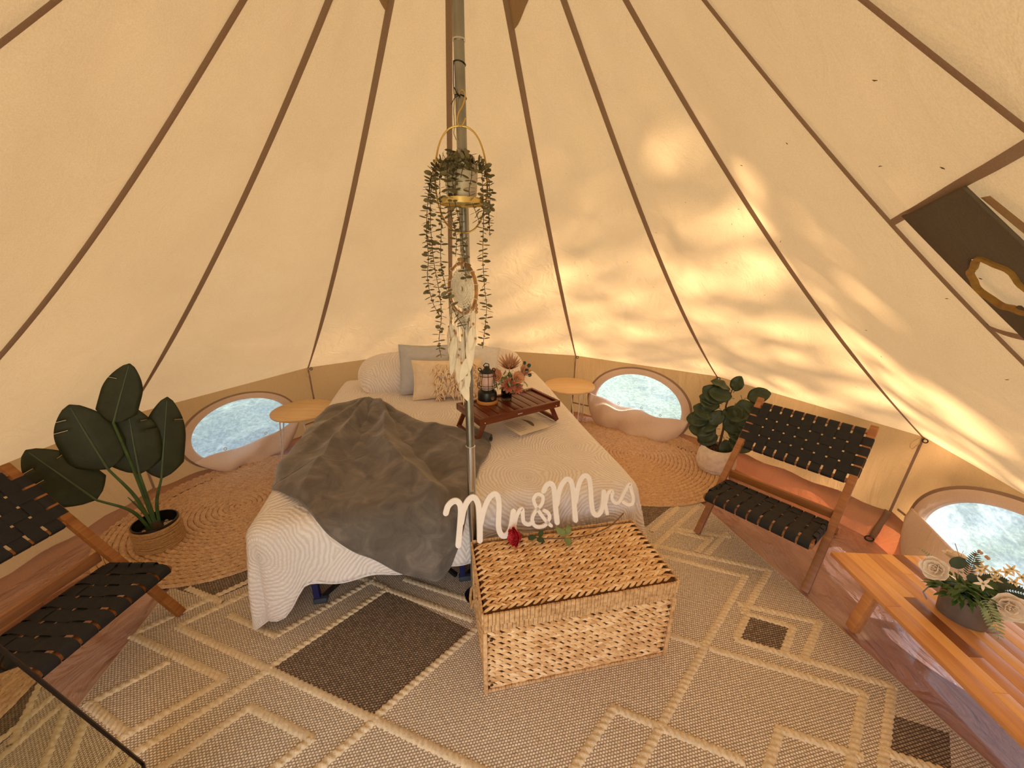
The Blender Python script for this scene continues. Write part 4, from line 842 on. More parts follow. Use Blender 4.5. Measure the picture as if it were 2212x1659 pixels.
# ================================================================== WICKER CHEST
ch = thing('wicker_chest', 'woven seagrass storage chest with lid standing at the foot of the bed', 'chest', W(-.012, -.457, 0), BANG); CW, CD, CHh = .765, .372, .41; LZ = .352
MB().box((CW/2, CD/2, LZ/2), (CW-.022, CD-.022, LZ), bev=.01).build('body', 'basket_core', ch); MB().box((CW/2, CD/2, (LZ+CHh-.006)/2+.002), (CW-.012, CD-.012, CHh-LZ-.012), bev=.01).build('lid', 'basket_core', ch)
def plait(p0, du, dv, dn, L, rw, n_, name='plait'):
    """one plaited row: two files of slanted leaf-shaped strands"""
    mb = MB(); mb.rnd = []; p0, du, dv, dn = map(lambda a: np.asarray(a, float), (p0, du, dv, dn)); pit = L/n_
    u = np.linspace(-1, 1, 7); v = np.linspace(-1, 1, 5); U, V = np.meshgrid(u, v, indexing='ij')
    for i in range(n_):
        for s in (-1, 1):
            c = p0+du*(pit*(i+.5+(.25 if s > 0 else -.25))+RNG.normal(0, .0014))+dv*(s*rw*.235+RNG.normal(0, .0006))+dn*RNG.normal(0, .0006); a_ = s*.40+RNG.normal(0, .07)
            e1 = du*math.cos(a_)-dv*math.sin(a_); e2 = du*math.sin(a_)+dv*math.cos(a_); l_ = pit*.86*RNG.uniform(.92, 1.12); w_ = rw*.235*RNG.uniform(.85, 1.1)
            wd = w_*np.sqrt(np.maximum(0, 1-np.abs(U)**2.0)); h = .0068*np.sqrt(np.maximum(0, 1-.98*V*V))*np.maximum(.08, 1-np.abs(U)**2.4)**.5
            mb.grid(c+(U*l_)[..., None]*e1+(V*wd)[..., None]*e2+(h-.001+.0052*U)[..., None]*dn); mb.rnd += [RNG.normal(0, .075)-(.18 if RNG.uniform() < .05 else 0)]*35
    return mb.build(name, 'seagrass', ch, ang=0)
X_, Y_, Z_ = np.eye(3)
nr = 12; rw = (CD-.03)/nr
for i in range(nr): plait((.014, .015+rw*(i+.5), CHh-.006), X_, Y_, Z_, CW-.028, rw, 25)
nr = 10; rw = (LZ-.062)/nr
for i in range(nr):
    z = .022+rw*(i+.5)
    plait((.014, .010, z), X_, -Z_, -Y_, CW-.028, rw, 25)
    plait((.010, .014, z), Y_, Z_, -X_, CD-.028, rw, 12); plait((CW-.010, .014, z), Y_, -Z_, X_, CD-.028, rw, 12)
def wraps(z0, z1, out, name, mat='seagrass_wrap'):
    mb = MB()
    def run(o, du, dn, L):
        x = 0.0
        while x < L-.004:
            w_ = min(RNG.uniform(.010, .019), L-x); c = o+du*(x+w_/2)+np.array([0, 0, (z0+z1)/2])+dn*(out+RNG.normal(0, .0006)); sx = np.abs(du)*(w_-.0012)+np.abs(dn)*.008+np.array([0, 0, z1-z0+RNG.normal(0, .001)])
            mb.box(tuple(c), tuple(sx), bev=.0022); x += w_
    run(np.array([0, 0, 0.]), X_, -Y_, CW); run(np.array([0, CD, 0.]), X_, Y_, CW); run(np.array([0, 0, 0.]), Y_, -X_, CD); run(np.array([CW, 0, 0.]), Y_, X_, CD)
    return mb.build(name, mat, ch, ang=30)
wraps(LZ+.006, CHh-.001, .003, 'lid_binding'); wraps(LZ-.036, LZ-.003, -.006, 'rim_binding'); wraps(.0015, .022, -.006, 'base_binding')
for x in (.004, CW-.004):
    for y_ in (.004, CD-.004): MB().box((x, y_, .165), (.016, .016, .31), bev=.005).build('corner_wrap', 'seagrass_wrap', ch)
for x in (.026, CW-.026):
    for z in (.055, .285): MB().ball((x, -.003, z), .0065, 10, (1, .5, 1)).build('rivet', 'rivet', ch)
MB().tube([(-.004, CD*.42, .315), (-.022, CD*.43, .30), (-.028, CD*.46, .26), (-.026, CD*.52, .245), (-.028, CD*.58, .26), (-.022, CD*.60, .30), (-.004, CD*.61, .315)], .006, 8).build('rope_handle', 'twine', ch)

# ================================================================== SIGN
SU = nrm(W(0, .085, .21)); SC = W(0, -.112, .416)+SU*.006; SN = np.cross(BU, SU)
def sP(x, y, o=0.0): return SC+BU*x+SU*y+SN*o
ST = {'letter_m': [(.0255, [(-.1188,.1414),(-.108,.169),(-.0884,.1853),(-.0709,.1864),(-.058,.1725),(-.0547,.1442),(-.0599,.0984),(-.0666,.05),(-.0739,.0001)]),
 (.0255, [(-.0566,.0918),(-.0443,.1398),(-.0249,.178),(-.003,.1942),(.0141,.1841),(.0228,.1505),(.0235,.0818),(.0194,.0078)]),
 (.0245, [(.028,.0812),(.044,.1323),(.0662,.1769),(.0903,.1982),(.108,.1911),(.1132,.1525),(.107,.0901),(.1049,.0495),(.114,.0201),(.133,.0126),(.1517,.0278),(.1647,.064),(.1748,.1135)])],
 'letter_r': [(.018, [(.175,.1167),(.1762,.0689),(.176,.0183)]), (.018, [(.1773,.0561),(.1891,.0927),(.2039,.1132),(.2162,.1181),(.2163,.0926)]), (.018, [(.2163,.0926),(.2176,.0637),(.2378,.0485),(.2598,.0553)])],
 'ampersand': [(.0165, [(.3433,.03),(.3193,.0562),(.2861,.1098),(.2708,.1502),(.2806,.1717),(.2998,.1748),(.3149,.1582),(.3066,.13),(.2767,.1026),(.2583,.0715),(.2655,.0418),(.2916,.0301),(.3214,.0392),(.3394,.0679),(.3321,.0895),(.3172,.0996)])],
 'letter_m_second': [(.0245, [(.3212,.1879),(.3346,.2099),(.3523,.2172),(.367,.2025),(.3703,.1649),(.3709,.103),(.373,.0411)]), (.0245, [(.3779,.1217),(.3945,.1818),(.4161,.217),(.4366,.228),(.4536,.213),(.4596,.1648),(.4598,.099),(.4606,.0412)]),
 (.0235, [(.4675,.1244),(.4865,.1916),(.5088,.2291),(.5292,.2337),(.5422,.217),(.5452,.1686),(.5437,.109),(.5474,.0688),(.5637,.0503),(.5848,.061),(.6002,.0958),(.6088,.1516)])],
 'letter_r_second': [(.0175, [(.6073,.1518),(.611,.0945),(.6167,.0525)]), (.0175, [(.613,.1009),(.6281,.1394),(.6468,.1521),(.6531,.14)])],
 'letter_s': [(.0165, [(.6522,.1468),(.6465,.1158),(.6621,.0939),(.6833,.0995),(.7147,.1433),(.7423,.1743),(.7472,.1465),(.7548,.1083),(.7463,.0821),(.7237,.0793),(.7005,.0942)])]}
sign = thing('sign', 'white cut-out wooden Mr & Mrs script sign standing on the wicker chest', 'sign', SC)
def catmull(P, m=7):
    P = np.array(P); Q = np.vstack([2*P[0]-P[1], P, 2*P[-1]-P[-2]]); o = []
    for i in range(1, len(Q)-2):
        for t_ in np.linspace(0, 1, m, endpoint=False): o.append(.5*(2*Q[i]+(Q[i+1]-Q[i-1])*t_+(2*Q[i-1]-5*Q[i]+4*Q[i+1]-Q[i+2])*t_**2+(3*Q[i]-Q[i-1]-3*Q[i+1]+Q[i+2])*t_**3))
    return np.array(o+[P[-1]])
for nm, strokes in ST.items():
    mb = MB(); th = .006
    for si, (wd, pts) in enumerate(strokes):
        c = catmull(pts); h = wd/2; t_ = np.gradient(c, axis=0); t_ /= np.linalg.norm(t_, axis=1)[:, None]; nn = np.stack([-t_[:, 1], t_[:, 0]], 1)
        cap0 = [c[0]+h*(math.cos(a_)*nn[0]-math.sin(a_)*t_[0]) for a_ in np.linspace(0, math.pi, 9)]; cap1 = [c[-1]+h*(-math.cos(a_)*nn[-1]+math.sin(a_)*t_[-1]) for a_ in np.linspace(0, math.pi, 9)]
        Lf, Rt = c+nn*h, c-nn*h; o_ = si*.0002
        rows_ = [(Lf[i], Rt[i]) for i in range(len(c))]
        pre = [(cap0[i], cap0[8-i]) for i in range(4, 0, -1)]; post = [(cap1[8-i], cap1[i]) for i in range(1, 5)]
        rows_ = pre+rows_+post; vs = []
        for l_, r_ in rows_:
            vs += [sP(*l_, th-.0012+o_)-SC, sP(*(l_+(r_-l_)*.06), th+o_)-SC, sP(*(r_+(l_-r_)*.06), th+o_)-SC, sP(*r_, th-.0012+o_)-SC, sP(*r_, -th+o_)-SC, sP(*l_, -th+o_)-SC]
        fs = [(i*6+j, i*6+6+j, i*6+6+(j+1) % 6, i*6+(j+1) % 6) for i in range(len(rows_)-1) for j in range(6)]
        mb.add(vs, fs)
    mb.build(nm.replace('_second', ''), 'sign_white', sign, ang=30)

# ================================================================== RED ROSE
ro = thing('rose', 'single red rose with green leaves lying on the wicker chest lid', 'flower', W(.20, -.135, .424))
RO = np.array(ro.location); rl = lambda a, b, z: W(a, b, z)-RO
st_ = [(.225, -.135, .436), (.30, -.15, .428), (.40, -.165, .426), (.50, -.165, .426), (.60, -.14, .43), (.66, -.115, .445), (.70, -.095, .462)]
MB().tube([rl(*x) for x in catmull(st_, 6)], .0028, 7).build('stem', 'rose_stem', ro)
hd = rl(.175, -.135, .446); dx_ = nrm(-BU*.9+BV*-.35+np.array([0, 0, .22])); xx = nrm(np.cross(dx_, [0, 0, 1])); yy = np.cross(dx_, xx)
for r_, (n_, op, L) in enumerate(((5, .62, .050), (5, .42, .052), (4, .25, .050), (3, .08, .046))):
    for i in range(n_):
        a_ = 2*math.pi*i/n_+r_*.8; e = math.cos(a_)*xx+math.sin(a_)*yy; dn_ = nrm(e*math.sin(op)+dx_*math.cos(op)); nn_ = nrm(dx_*math.sin(op)-e*math.cos(op))
        MB().grid(orient(leafgrid(L, L*.95, lambda a: max(.05, math.sin(math.pi*min(.97, .10+a*.86))**.55), -.16, .38, 8, 6, .03), hd-dx_*.022+e*.009, dn_, nn_)).build('petal', 'rose_red', ro, ang=0, solid=.001)
MB().ball(hd-dx_*.024, .010, 8).build('calyx', 'leaf_bright', ro)
simple('leaf_rose', (44, 66, 30), .5, 0, .25, 40); simple('leaf_rose_pale', (118, 132, 78), .55, 0, .2, 40)
for a, b, z, d, s, mt in ((.225, -.145, .436, (.7, -.25, .25), .040, 'leaf_rose'), (.265, -.15, .434, (.55, -.75, .15), .042, 'leaf_rose'), (.275, -.145, .436, (.6, .5, .45), .036, 'leaf_rose'), (.395, -.155, .43, (-.7, .65, .5), .058, 'leaf_rose_pale'), (.405, -.15, .43, (.35, .8, .6), .050, 'leaf_rose_pale'), (.40, -.165, .43, (-.25, -.9, .1), .055, 'leaf_rose_pale')):
    MB().grid(orient(leafgrid(s, s*.62, egg, -.12, .2, 8, 4), rl(a, b, z), d[0]*BU+d[1]*BV+np.array([0, 0, d[2]]), (0, -.5, 1))).build('leaf', mt, ro, ang=0, solid=.0008)

# ================================================================== BIG-LEAF PLANT (left)
pl = thing('potted_plant', 'artificial plant with five large dark paddle leaves in a twine-wrapped pot', 'plant', (-1.845, .345, 0))
PO = np.array(pl.location)
MB().lathe([(.098, .012), (.104, .02), (.106, .10), (.104, .165), (.098, .165), (.096, .11), (.095, .10)], 36, capt=False).build('pot', 'black_plastic', pl)
MB().lathe([(.02, .098), (.0955, .10)], 30, capt=False).build('soil', 'soil', pl)
tm = MB()
for i in range(18): z = .018+.0078*i; tl_ = RNG.normal(0, .02, 2); tm.torus((0, 0, z), .1065, .0052, 44, 6, (tl_[0], tl_[1], 1))
for i in range(7): tl_ = RNG.normal(0, .22, 2); tm.torus((0, 0, RNG.uniform(.05, .125)), .1105, .0032, 44, 5, (tl_[0]*.8, tl_[1]*.8, 1), 1.0, 1.0)
tm.build('twine_wrap', 'twine', pl)['kind'] = 'stuff'
pbm = MB()
for i in range(46): a_ = RNG.uniform(0, 6.28); r_ = .085*math.sqrt(RNG.uniform(.05, 1)); pbm.ball((r_*math.cos(a_), r_*math.sin(a_), .103), RNG.uniform(.007, .013), 6, (1, 1, .7))
pbm.build('pebbles', 'pebble', pl)['kind'] = 'stuff'
facing = nrm(np.array([.175, -1.471, 1.0])-np.array([-1.85, .31, .6]))
def big_leaf(base, tip, wd, n, tilt=0.0, split=()):
    base, tip = np.array(base)-PO, np.array(tip)-PO; L = np.linalg.norm(tip-base); nl, nw = 22, 8
    P = leafgrid(L, wd, banana, -.10, -.22, nl, nw, .012); vs = []; fs = []
    Q = orient(P, base, tip-base, n)
    cut = lambda i, j: any((j < nw/2) == (sd < 0) and i == k for k, sd in split)
    for i in range(nl+1):
        for j in range(nw+1): vs.append(Q[i, j])
    for i in range(nl):
        for j in range(nw):
            a, b, c, d = i*(nw+1)+j, (i+1)*(nw+1)+j, (i+1)*(nw+1)+j+1, i*(nw+1)+j+1
            if cut(i, j) and (j < 2 or j > 5):
                k = 0 if j < nw/2 else 1   # torn slit: shrink the quad so a wedge opens towards the edge
                e = Q[i, j]*.12+Q[i+1, j]*.88; g = Q[i, j+1]*.12+Q[i+1, j+1]*.88
                vs += [e, g]; o_ = len(vs); fs.append((a, o_-2, o_-1, d)); continue
            fs.append((a, b, c, d))
    o = MB().add(vs, fs).build('leaf', 'leaf_dark', pl, ang=0, solid=.0015)
    mid = [Q[i, nw//2]+nrm(n)*.003 for i in range(nl)]; MB().tube(mid, list(np.linspace(.0055, .0018, nl)), 6).build('midrib', 'leaf_rib', o)
    return base
root = np.array([0, 0, .095]); nF = facing
LV = [((-1.862, .322, .777), (-1.765, .392, 1.068), .155, (.5, -.5, .35), ((15, -1),)), ((-1.902, .261, .545), (-1.940, .225, .905), .225, (.55, -.6, .25), ((14, -1), (17, -1))), ((-1.835, .339, .470), (-1.814, .363, .845), .215, (.5, -.6, .2), ((16, 1), (13, 1))),
      ((-1.786, .397, .405), (-1.708, .487, .850), .185, (.55, -.55, .2), ((15, 1),)), ((-1.951, .203, .400), (-2.045, .095, .735), .205, (.6, -.5, .4), ((15, 1), (16, -1), (12, -1)))]
for b, t_, wd, n, sl in LV:
    e = big_leaf(b, t_, wd, n, 0, sl); m_ = root*.5+e*.5+np.array([0, 0, .02])+(e-root)*[.0, .0, 0]*.1
    MB().tube(catmull([root+e*[.12, .12, 0], m_*[.8, .8, 1], e], 8), [.0085]*9+list(np.linspace(.008, .0055, 8)), 8).build('stalk', 'stem_green', pl)
MB().tube([root, (-.03, -.02, .25), (-.07, -.03, .34)], [.010, .006, .002], 7).build('new_shoot', 'leaf_bright', pl)
MB().tube([root-[0, 0, .01], root+[0, 0, .07]], [.028, .018], 10).build('stem_base', 'bark', pl)

# ================================================================== FIDDLE-LEAF FIG (right)
fg = thing('potted_plant', 'small fiddle-leaf fig in a rounded matt white pot beside the right chair', 'plant', (1.80, 1.235, 0)); GO = np.array(fg.location)
MB().lathe([(.118, .012), (.124, .018), (.126, .036), (.120, .042)], 40).build('saucer', 'white_pot', fg)
MB().lathe([(.122, .043), (.140, .050), (.144, .085), (.135, .15), (.112, .196), (.103, .203), (.096, .200), (.096, .17)], 44, capt=False).build('pot', 'white_pot', fg)
MB().lathe([(.01, .176), (.097, .174)], 30, capt=False).build('soil', 'soil', fg)
mm = MB()
for i in range(110): a_ = RNG.uniform(0, 6.28); r_ = .09*math.sqrt(RNG.uniform()); mm.grid(orient(leafgrid(.025, .012, egg, .1, .1, 3, 2), (r_*math.cos(a_), r_*math.sin(a_), .176+RNG.uniform(0, .012)), RNG.normal(0, 1, 3)*[1, 1, .2], (RNG.normal(0, .3), RNG.normal(0, .3), 1)))
mm.build('dry_moss', 'bark', fg, ang=0)['kind'] = 'stuff'
MB().tube([(0, 0, .17), (.01, .0, .35), (-.005, 0, .55), (.03, 0, .74)], [.009, .008, .006, .003], 8).build('trunk', 'bark', fg)
MB().tube([(.01, 0, .20), (.02, .01, .36), (.05, .0, .50)], [.006, .005, .003], 7).build('trunk', 'bark', fg)
fx = nrm(np.array([.86, -.51, 0])); fn_ = nrm(np.array([-.51, -.86, .35]))
for u, z, du, dz, s, nz, nf in ((-.02, .60, -.6, .35, .135, .2, 1), (.09, .64, .35, -.9, .165, .3, 1), (.0, .70, -.9, .45, .11, .9, .2), (.03, .70, .15, 1, .09, .0, .4), (-.05, .58, -1, .3, .11, .8, .4), (-.05, .54, -.9, .45, .115, .6, .6), (.0, .50, .7, .15, .13, .7, .8), (.09, .54, .5, -.85, .13, .2, 1),
  (-.06, .46, -.9, .35, .13, .7, .8), (-.10, .42, -1, -.1, .12, .3, 1), (-.03, .42, -.6, -.3, .12, .3, 1), (.02, .44, .3, .5, .125, .3, 1), (-.04, .36, -.95, -.15, .145, .5, 1), (.04, .36, .8, -.1, .14, .7, .8), (.06, .46, 1, .15, .12, .9, .3), (.03, .28, .35, -.75, .13, .2, 1), (.12, .66, .6, .3, .11, .3, .6), (.06, .30, .9, -.35, .12, .4, 1), (-.02, .52, -.3, -.6, .10, .3, 1), (.05, .58, -.1, -.7, .12, .2, 1), (.11, .60, .9, -.2, .12, .3, 1), (.02, .64, -.5, .1, .12, .4, .8), (.10, .48, .8, -.5, .12, .2, 1), (-.08, .50, -.8, -.3, .11, .3, 1), (.08, .38, .9, .1, .12, .5, .8), (-.02, .30, -.7, -.4, .11, .3, 1), (.04, .52, .2, -.8, .13, .1, 1), (-.06, .38, -.4, -.8, .12, .2, 1)):
    b = fx*u+np.array([0, 0, z]); d = fx*du+np.array([0, 0, dz])+fn_*RNG.uniform(.05, .4); z *= .96; b[2] *= .96; n = fn_*(nf+.5)+np.array([0, 0, nz])+RNG.normal(0, .15, 3)
    s *= 1.34; P = leafgrid(s, s*.84, lambda a: max(.03, (math.sin(math.pi*min(1, a**.9*.97+.02))**.62)*(.78+.3*a)), -.16, .22, 10, 6, .04)
    o = MB().grid(orient(P, b, d, n)).build('leaf', 'leaf_fig', fg, ang=0, solid=.0012)
    yv = nrm(d); xv = nrm(np.cross(yv, n)); zv = np.cross(xv, yv); MB().tube([b+yv*s*a_+zv*(-.16*s*a_*a_+.0012) for a_ in np.linspace(-.15, .97, 8)], list(np.linspace(.0022, .0007, 8)), 5).build('midrib', 'leaf_rib', o)

# ================================================================== HANGING PLANTER
hy = -.095
hk = tag(MB().tube(catmull([(.000, -.030, 2.088), (.010, -.045, 2.094), (.020, -.06, 2.085), (.022, -.07, 2.065), (.014, -.08, 2.04), (.004, -.088, 2.022), (-.001, -.092, 2.002), (.002, -.095, 1.986), (.010, -.098, 1.981), (.018, -.096, 1.99), (.024, -.09, 2.006)], 6), .0022, 8).build('hook', 'brass'), 'brass S-shaped hook holding the hanging planter on the pole', 'hook')
hp_ = thing('hanging_planter', 'gold oval hoop planter with white pot and trailing eucalyptus strands on the pole', 'planter', (.006, hy, 0))
lo = []
for i in range(72):
    a_ = 2*math.pi*i/72; lo.append((.084*math.copysign(abs(math.cos(a_))**.8, math.cos(a_)), 0, 1.829+.154*math.sin(a_)))
MB().tube(lo, .0028, 8, closed=True).build('hoop', 'brass', hp_)
MB().lathe([(.070, 1.760), (.072, 1.760), (.072, 1.777), (.070, 1.777), (.070, 1.760)], 40, capb=False, capt=False).build('shelf_ring', 'brass_plate', hp_)
for an in (0, math.pi): MB().bar((.07*math.cos(an), 0, 1.768), (.083*math.cos(an), 0, 1.768), .010, .003).build('ring_bracket', 'brass_plate', hp_)
for an in (.6, 2.2): MB().bar((.07*math.cos(an), .07*math.sin(an), 1.7605), (-.07*math.cos(an), -.07*math.sin(an), 1.7605), .012, .002).build('shelf_bar', 'brass_plate', hp_)
pt_ = thing('planter_pot', 'small white ceramic pot with eucalyptus sitting in the gold hoop', 'pot', (.006, hy, 1.7625)); 
MB().lathe([(.036, 0), (.043, .008), (.049, .03), (.0525, .07), (.054, .112), (.050, .112), (.049, .09)], 36, capt=False).build('bowl', 'ceramic_white', pt_)
MB().lathe([(.005, .095), (.0495, .093)], 24, capt=False).build('soil', 'soil', pt_)
# strands: (start angle, x of fall, end height)
leaf_m = {}
def leafmesh(i):
    if i not in leaf_m:
        mb = MB().grid(leafgrid(.0195+.0035*i, .0105+.0018*i, oval, .12, .18, 5, 2)); me = bpy.data.meshes.new('leaf'); me.from_pydata(mb.v, [], mb.f); me.shade_smooth(); me.materials.append(MAT['leaf_eucalyptus']); leaf_m[i] = me
    return leaf_m[i]
lm_o = MB().grid(leafgrid(.021, .011, oval, .1, .2, 5, 2)).build('leaf', 'leaf_olive', None); olive = lm_o.data; bpy.data.objects.remove(lm_o)
count = 0
def strand(pts, step=.0125, tipn=3):
    global count
    c = catmull(pts, 10); st = MB().tube(c, .0011, 5).build('strand', 'stem_brown', pt_)
    dl = np.r_[0, np.cumsum(np.linalg.norm(np.diff(c, axis=0), axis=1))]; s_ = .012; rest = MB(); k = 0
    while s_ < dl[-1]:
        P = np.array([np.interp(s_, dl, c[:, i]) for i in range(3)]); P2_ = np.array([np.interp(min(dl[-1], s_+.004), dl, c[:, i]) for i in range(3)]); t_ = nrm(P2_-P) if s_ < dl[-1]-.004 else np.array([0, 0, -1.])
        base_a = (k*1.57+RNG.normal(0, .35)); sd = nrm(np.cross(t_, [math.sin(base_a), math.cos(base_a)*.9, .2])); 
        for sg in (-1, 1):
            d = sd*sg+t_*RNG.uniform(-.25, .55); n = np.cross(d, t_)*0-t_*.8+RNG.normal(0, .4, 3); y = nrm(d); x = nrm(np.cross(y, n)); z = np.cross(x, y)
            i = int(RNG.integers(0, 3)) if s_ > .05 else int(RNG.integers(2, 5))
            if count < 296:
                o = bpy.data.objects.new('leaf', olive if dl[-1]-s_ < .03 else leafmesh(i)); C.objects.link(o); o.parent = st; M3 = Matrix((x, y, z)).transposed().to_4x4(); M3.translation = Vector(P); o.matrix_local = M3; count += 1
            else: rest.grid(orient(leafgrid(.0195+.0035*i, .0105+.0018*i, oval, .12, .18, 5, 2), P, d, n))
        s_ += step*RNG.uniform(.75, 1.2)*(1.0 if s_ > .05 else .8); k += 1
    if rest.v: rest.build('leaf_cluster', 'leaf_eucalyptus', st, ang=0)['kind'] = 'stuff'
zz = lambda z: z-1.7625
def fall(a0, xs, ys, zs): # from the pot rim
    r0 = .046; s0 = (r0*math.cos(a0), r0*math.sin(a0), .112); s1 = (.066*math.cos(a0), .066*math.sin(a0), .118)
    return [(0+.3*s0[0], .3*s0[1], .10), s0, s1]+[(x, y, zz(z)) for x, y, z in zip(xs, ys, zs)]
for a0, xs, ys, zs in ((3.3, (-.095, -.118, -.120, -.127, -.112, -.085), (-.01, -.01, 0, 0, 0, 0), (1.84, 1.70, 1.60, 1.52, 1.44, 1.39)),
   (3.6, (-.088, -.10, -.098, -.085, -.082, -.095, -.09), (-.03, -.03, -.02, -.02, -.02, -.02, -.02), (1.83, 1.70, 1.58, 1.48, 1.40, 1.31, 1.25)),
   (4.0, (-.060, -.062, -.070, -.055, -.035, .002), (-.05, -.05, -.045, -.04, -.03, -.03), (1.83, 1.70, 1.58, 1.49, 1.42, 1.355)),
   (4.3, (-.035, -.03, -.015, -.02), (-.06, -.06, -.055, -.05), (1.84, 1.74, 1.66, 1.60)), (4.75, (-.008, -.012, .002, .010, .012), (-.066, -.066, -.06, -.055, -.05), (1.83, 1.76, 1.68, 1.60, 1.52)),
   (5.3, (.040, .030, .045, .062), (-.055, -.055, -.05, -.045), (1.84, 1.79, 1.745, 1.70)), (5.8, (.070, .072, .068, .072, .078, .070, .062), (-.03, -.03, -.025, -.02, -.02, -.02, -.02), (1.84, 1.72, 1.60, 1.50, 1.43, 1.35, 1.285)),
   (6.1, (.078, .086, .088, .092), (-.02, -.02, -.02, -.02), (1.86, 1.80, 1.74, 1.665)), (.2, (.086, .092, .086), (0, 0, 0), (1.85, 1.78, 1.70)), (2.9, (-.085, -.10, -.108), (.0, .0, .0), (1.87, 1.82, 1.77)),
   (4.5, (-.012, -.02, -.01), (-.062, -.062, -.06), (1.86, 1.82, 1.78)), (5.0, (.02, .012, .006), (-.06, -.062, -.06), (1.87, 1.85, 1.83))): strand(fall(a0, xs, ys, zs))
for a0 in (1.2, 2.0, 3.0, 4.1, 5.2, 6.0): strand([(0, 0, .095), (.02*math.cos(a0), .02*math.sin(a0), .125), (.034*math.cos(a0), .034*math.sin(a0), .150+.01*math.sin(a0*3))], .010)

# ================================================================== DREAMCATCHER
dcx, dcy, dcz = -.004, -.090, 1.492; dc = thing('dreamcatcher', 'white macrame dreamcatcher with feathers hanging on the pole below the planter', 'dreamcatcher', (dcx, dcy, dcz), R(-48))
Rh = .086
for i in range(4):
    MB().torus((RNG.normal(0, .001), RNG.normal(0, .002), RNG.normal(0, .001)), Rh+.0022*(i-1.5), .0030, 64, 6, (RNG.normal(0, .02), 1, RNG.normal(0, .02))).build('hoop_cane', 'rattan', dc)
for i in range(12):
    an = i*math.pi/6+.2; MB().torus((Rh*math.cos(an), 0, Rh*math.sin(an)), .0080, .0011, 14, 5, (-math.sin(an), .3, math.cos(an))).build('binding', 'cord_white', dc)
web = MB()
for r_, th_w in ((.012, .0022), (.022, .0026), (.031, .003), (.040, .003), (.049, .003), (.057, .0028), (.066, .0022)): web.torus((0, 0, 0), r_, th_w, 48, 6, (0, 1, 0))
for i in range(28):
    an = i*2*math.pi/28; 
    for r0, r1, da in ((.010, .031, .10), (.031, .049, -.06), (.049, .066, .06)): web.tube([(r0*math.cos(an), 0, r0*math.sin(an)), (r1*math.cos(an+da), .0, r1*math.sin(an+da))], .0024, 5)
for i in range(16):
    an = i*2*math.pi/16; web.tube([(.066*math.cos(an), 0, .066*math.sin(an)), (Rh*math.cos(an+.08), 0, Rh*math.sin(an+.08))], .0012, 4)
web.build('crochet_web', 'cord_white', dc, ang=0)
MB().tube([(0, 0, Rh), (.003, 0, Rh+.02), (0, 0, Rh+.035), (-.004, 0, Rh+.02), (0, 0, Rh)], .0016, 5).tube([(0, 0, Rh+.035), (.004, .03, Rh+.09)], .0014, 5).build('hanging_cord', 'cord_white', dc)
for c_ in ((-.006, -.004, Rh+.012), (.006, -.004, Rh+.012), (.088, -.004, -.048), (.089, -.004, -.060), (.088, -.004, -.071)): MB().ball(c_, .0058, 10).build('bead', 'bead_wood', dc)
# knotted V of macrame below the hoop
mac = MB()
for i in range(-5, 6):
    x0_ = i*.011; ztop = -math.sqrt(max(0, Rh**2-x0_**2))
    for sg in (-1, 1):
        zend = -.150+abs(i)*.008; x1_ = x0_*.35; n_ = 7
        mac.tube([(x0_+(x1_-x0_)*t_+sg*.005*math.sin(t_*14+i), .003*sg*math.cos(t_*14), ztop+(zend-ztop)*t_) for t_ in np.linspace(0, 1, 14)], .0020, 5)
for i in range(5):
    z = -.092-.012*i; hw = .055-.011*i; mac.tube([(-hw, -.003, z+.012), (0, -.004, z-.006), (hw, -.003, z+.012)], .0022, 5)
mac.build('macrame_knots', 'cord_white', dc, ang=0)
for i in range(22):
    x = -.085+.170*i/21; z0 = -math.sqrt(max(.0004, Rh**2-min(abs(x), Rh-.001)**2))-.035*(abs(x) < .045)
    zl = -.17-.20*math.exp(-(x/.035)**2)+RNG.uniform(-.025, .015); sw_ = RNG.normal(0, .004)
    MB().tube([(x, RNG.normal(0, .003), z0), (x*.92+sw_, RNG.normal(0, .004), (z0+zl)/2), (x*.88+sw_*2, RNG.normal(0, .004), zl)], .0017, 5).build('fringe_cord', 'cord_white', dc)
fl_ = 0
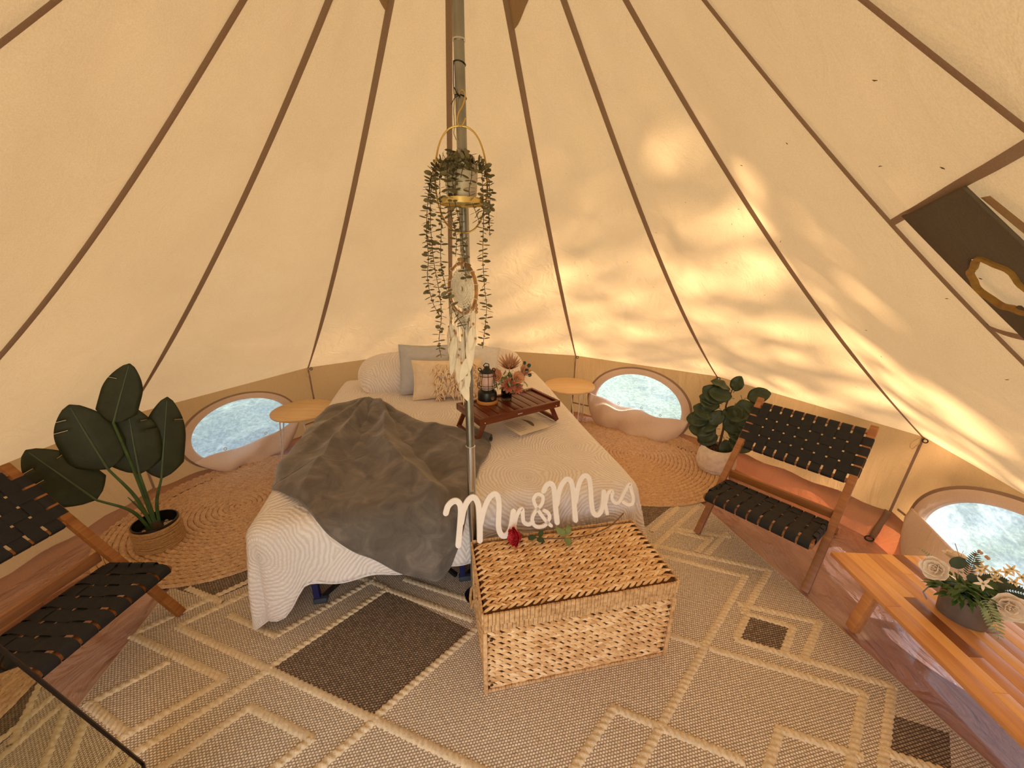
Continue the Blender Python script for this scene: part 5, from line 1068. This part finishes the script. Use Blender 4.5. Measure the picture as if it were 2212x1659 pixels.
for x, zt_, L, wd, rot in ((-.075, -.20, .075, .026, .25), (-.055, -.24, .085, .030, -.1), (-.030, -.25, .10, .034, .15), (.012, -.30, .10, .030, -.15), (-.012, -.335, .085, .034, .5), (-.006, -.345, .105, .034, -.2), (.045, -.235, .10, .030, -.35), (.068, -.20, .085, .030, -.5), (.080, -.17, .06, .022, -.6), (-.085, -.15, .07, .022, .3), (.03, -.27, .12, .026, -.2), (-.07, -.13, .11, .03, .1), (.07, -.12, .11, .03, -.1), (-.045, -.17, .12, .03, -.2), (.05, -.16, .12, .03, .2)):
    d = nrm([math.sin(rot), RNG.normal(0, .12), -math.cos(rot)]); o = MB().grid(orient(leafgrid(L*1.05, wd*1.12, egg, .08, .18, 10, 4, .05), (x, -.006, zt_), d, (RNG.normal(0, .5), -1, .1))).build('feather', 'feather', dc, ang=0, solid=.0006)
    MB().tube([np.array([x, -.007, zt_])+d*L*a_ for a_ in (-.06, .5, .95)], .0007, 4).build('quill', 'cord_beige', o)
    MB().ball((x, -.005, zt_+.006), .0046, 8).build('bead', 'bead_wood', dc)
for x, z in ((-.066, -.11), (-.05, -.155), (.055, -.13), (.06, -.16), (.0, -.165), (-.02, -.22), (-.01, -.27), (.02, -.31)): MB().ball((x, -.005, z), .0048, 8).build('bead', 'bead_wood', dc)

# ================================================================== STANDING MIRROR (lower left)
n_ = nrm([.637, .753, .168]); up = -nrm([.049, .178, -.983]); up = nrm(up-n_*np.dot(up, n_)); hx_ = np.cross(up, n_); E0 = np.array([-.9995, -.681, 0.0]); Hm, Wm = 1.25, .40
if np.dot(hx_, [.77, -.634, -.077]) < 0: hx_ = -hx_
org = E0+up*.045
mr = thing('standing_mirror', 'dark thin-framed standing mirror at the lower left edge reflecting the rugs', 'mirror', org)
L_ = lambda x, y, o=0.0: hx_*x+up*y+n_*o
fw = .010
for a, b in ((L_(fw/2, 0), L_(fw/2, Hm)), (L_(Wm-fw/2, 0), L_(Wm-fw/2, Hm)), (L_(0, fw/2), L_(Wm, fw/2)), (L_(0, Hm-fw/2), L_(Wm, Hm-fw/2))): MB().bar(a, b, fw, .016, n_, .002).build('frame_bar', 'frame_dark', mr)
MB().add([L_(fw*.7, fw*.7, .004), L_(Wm-fw*.7, fw*.7, .004), L_(Wm-fw*.7, Hm-fw*.7, .004), L_(fw*.7, Hm-fw*.7, .004)], [(0, 1, 2, 3)]).build('glass', 'mirror_glass', mr, smooth=False)
MB().add([L_(fw*.7, fw*.7, -.006), L_(Wm-fw*.7, fw*.7, -.006), L_(Wm-fw*.7, Hm-fw*.7, -.006), L_(fw*.7, Hm-fw*.7, -.006)], [(3, 2, 1, 0)]).build('back_board', 'frame_dark', mr, smooth=False)
tp_ = L_(Wm/2, Hm*.72, -.012); g_ = tp_-n_*.0; ft = np.array([tp_[0]-n_[0]*.30, tp_[1]-n_[1]*.30, -org[2]+.024]); MB().bar(tp_, ft, .025, .012, n_).build('prop_leg', 'frame_dark', mr)
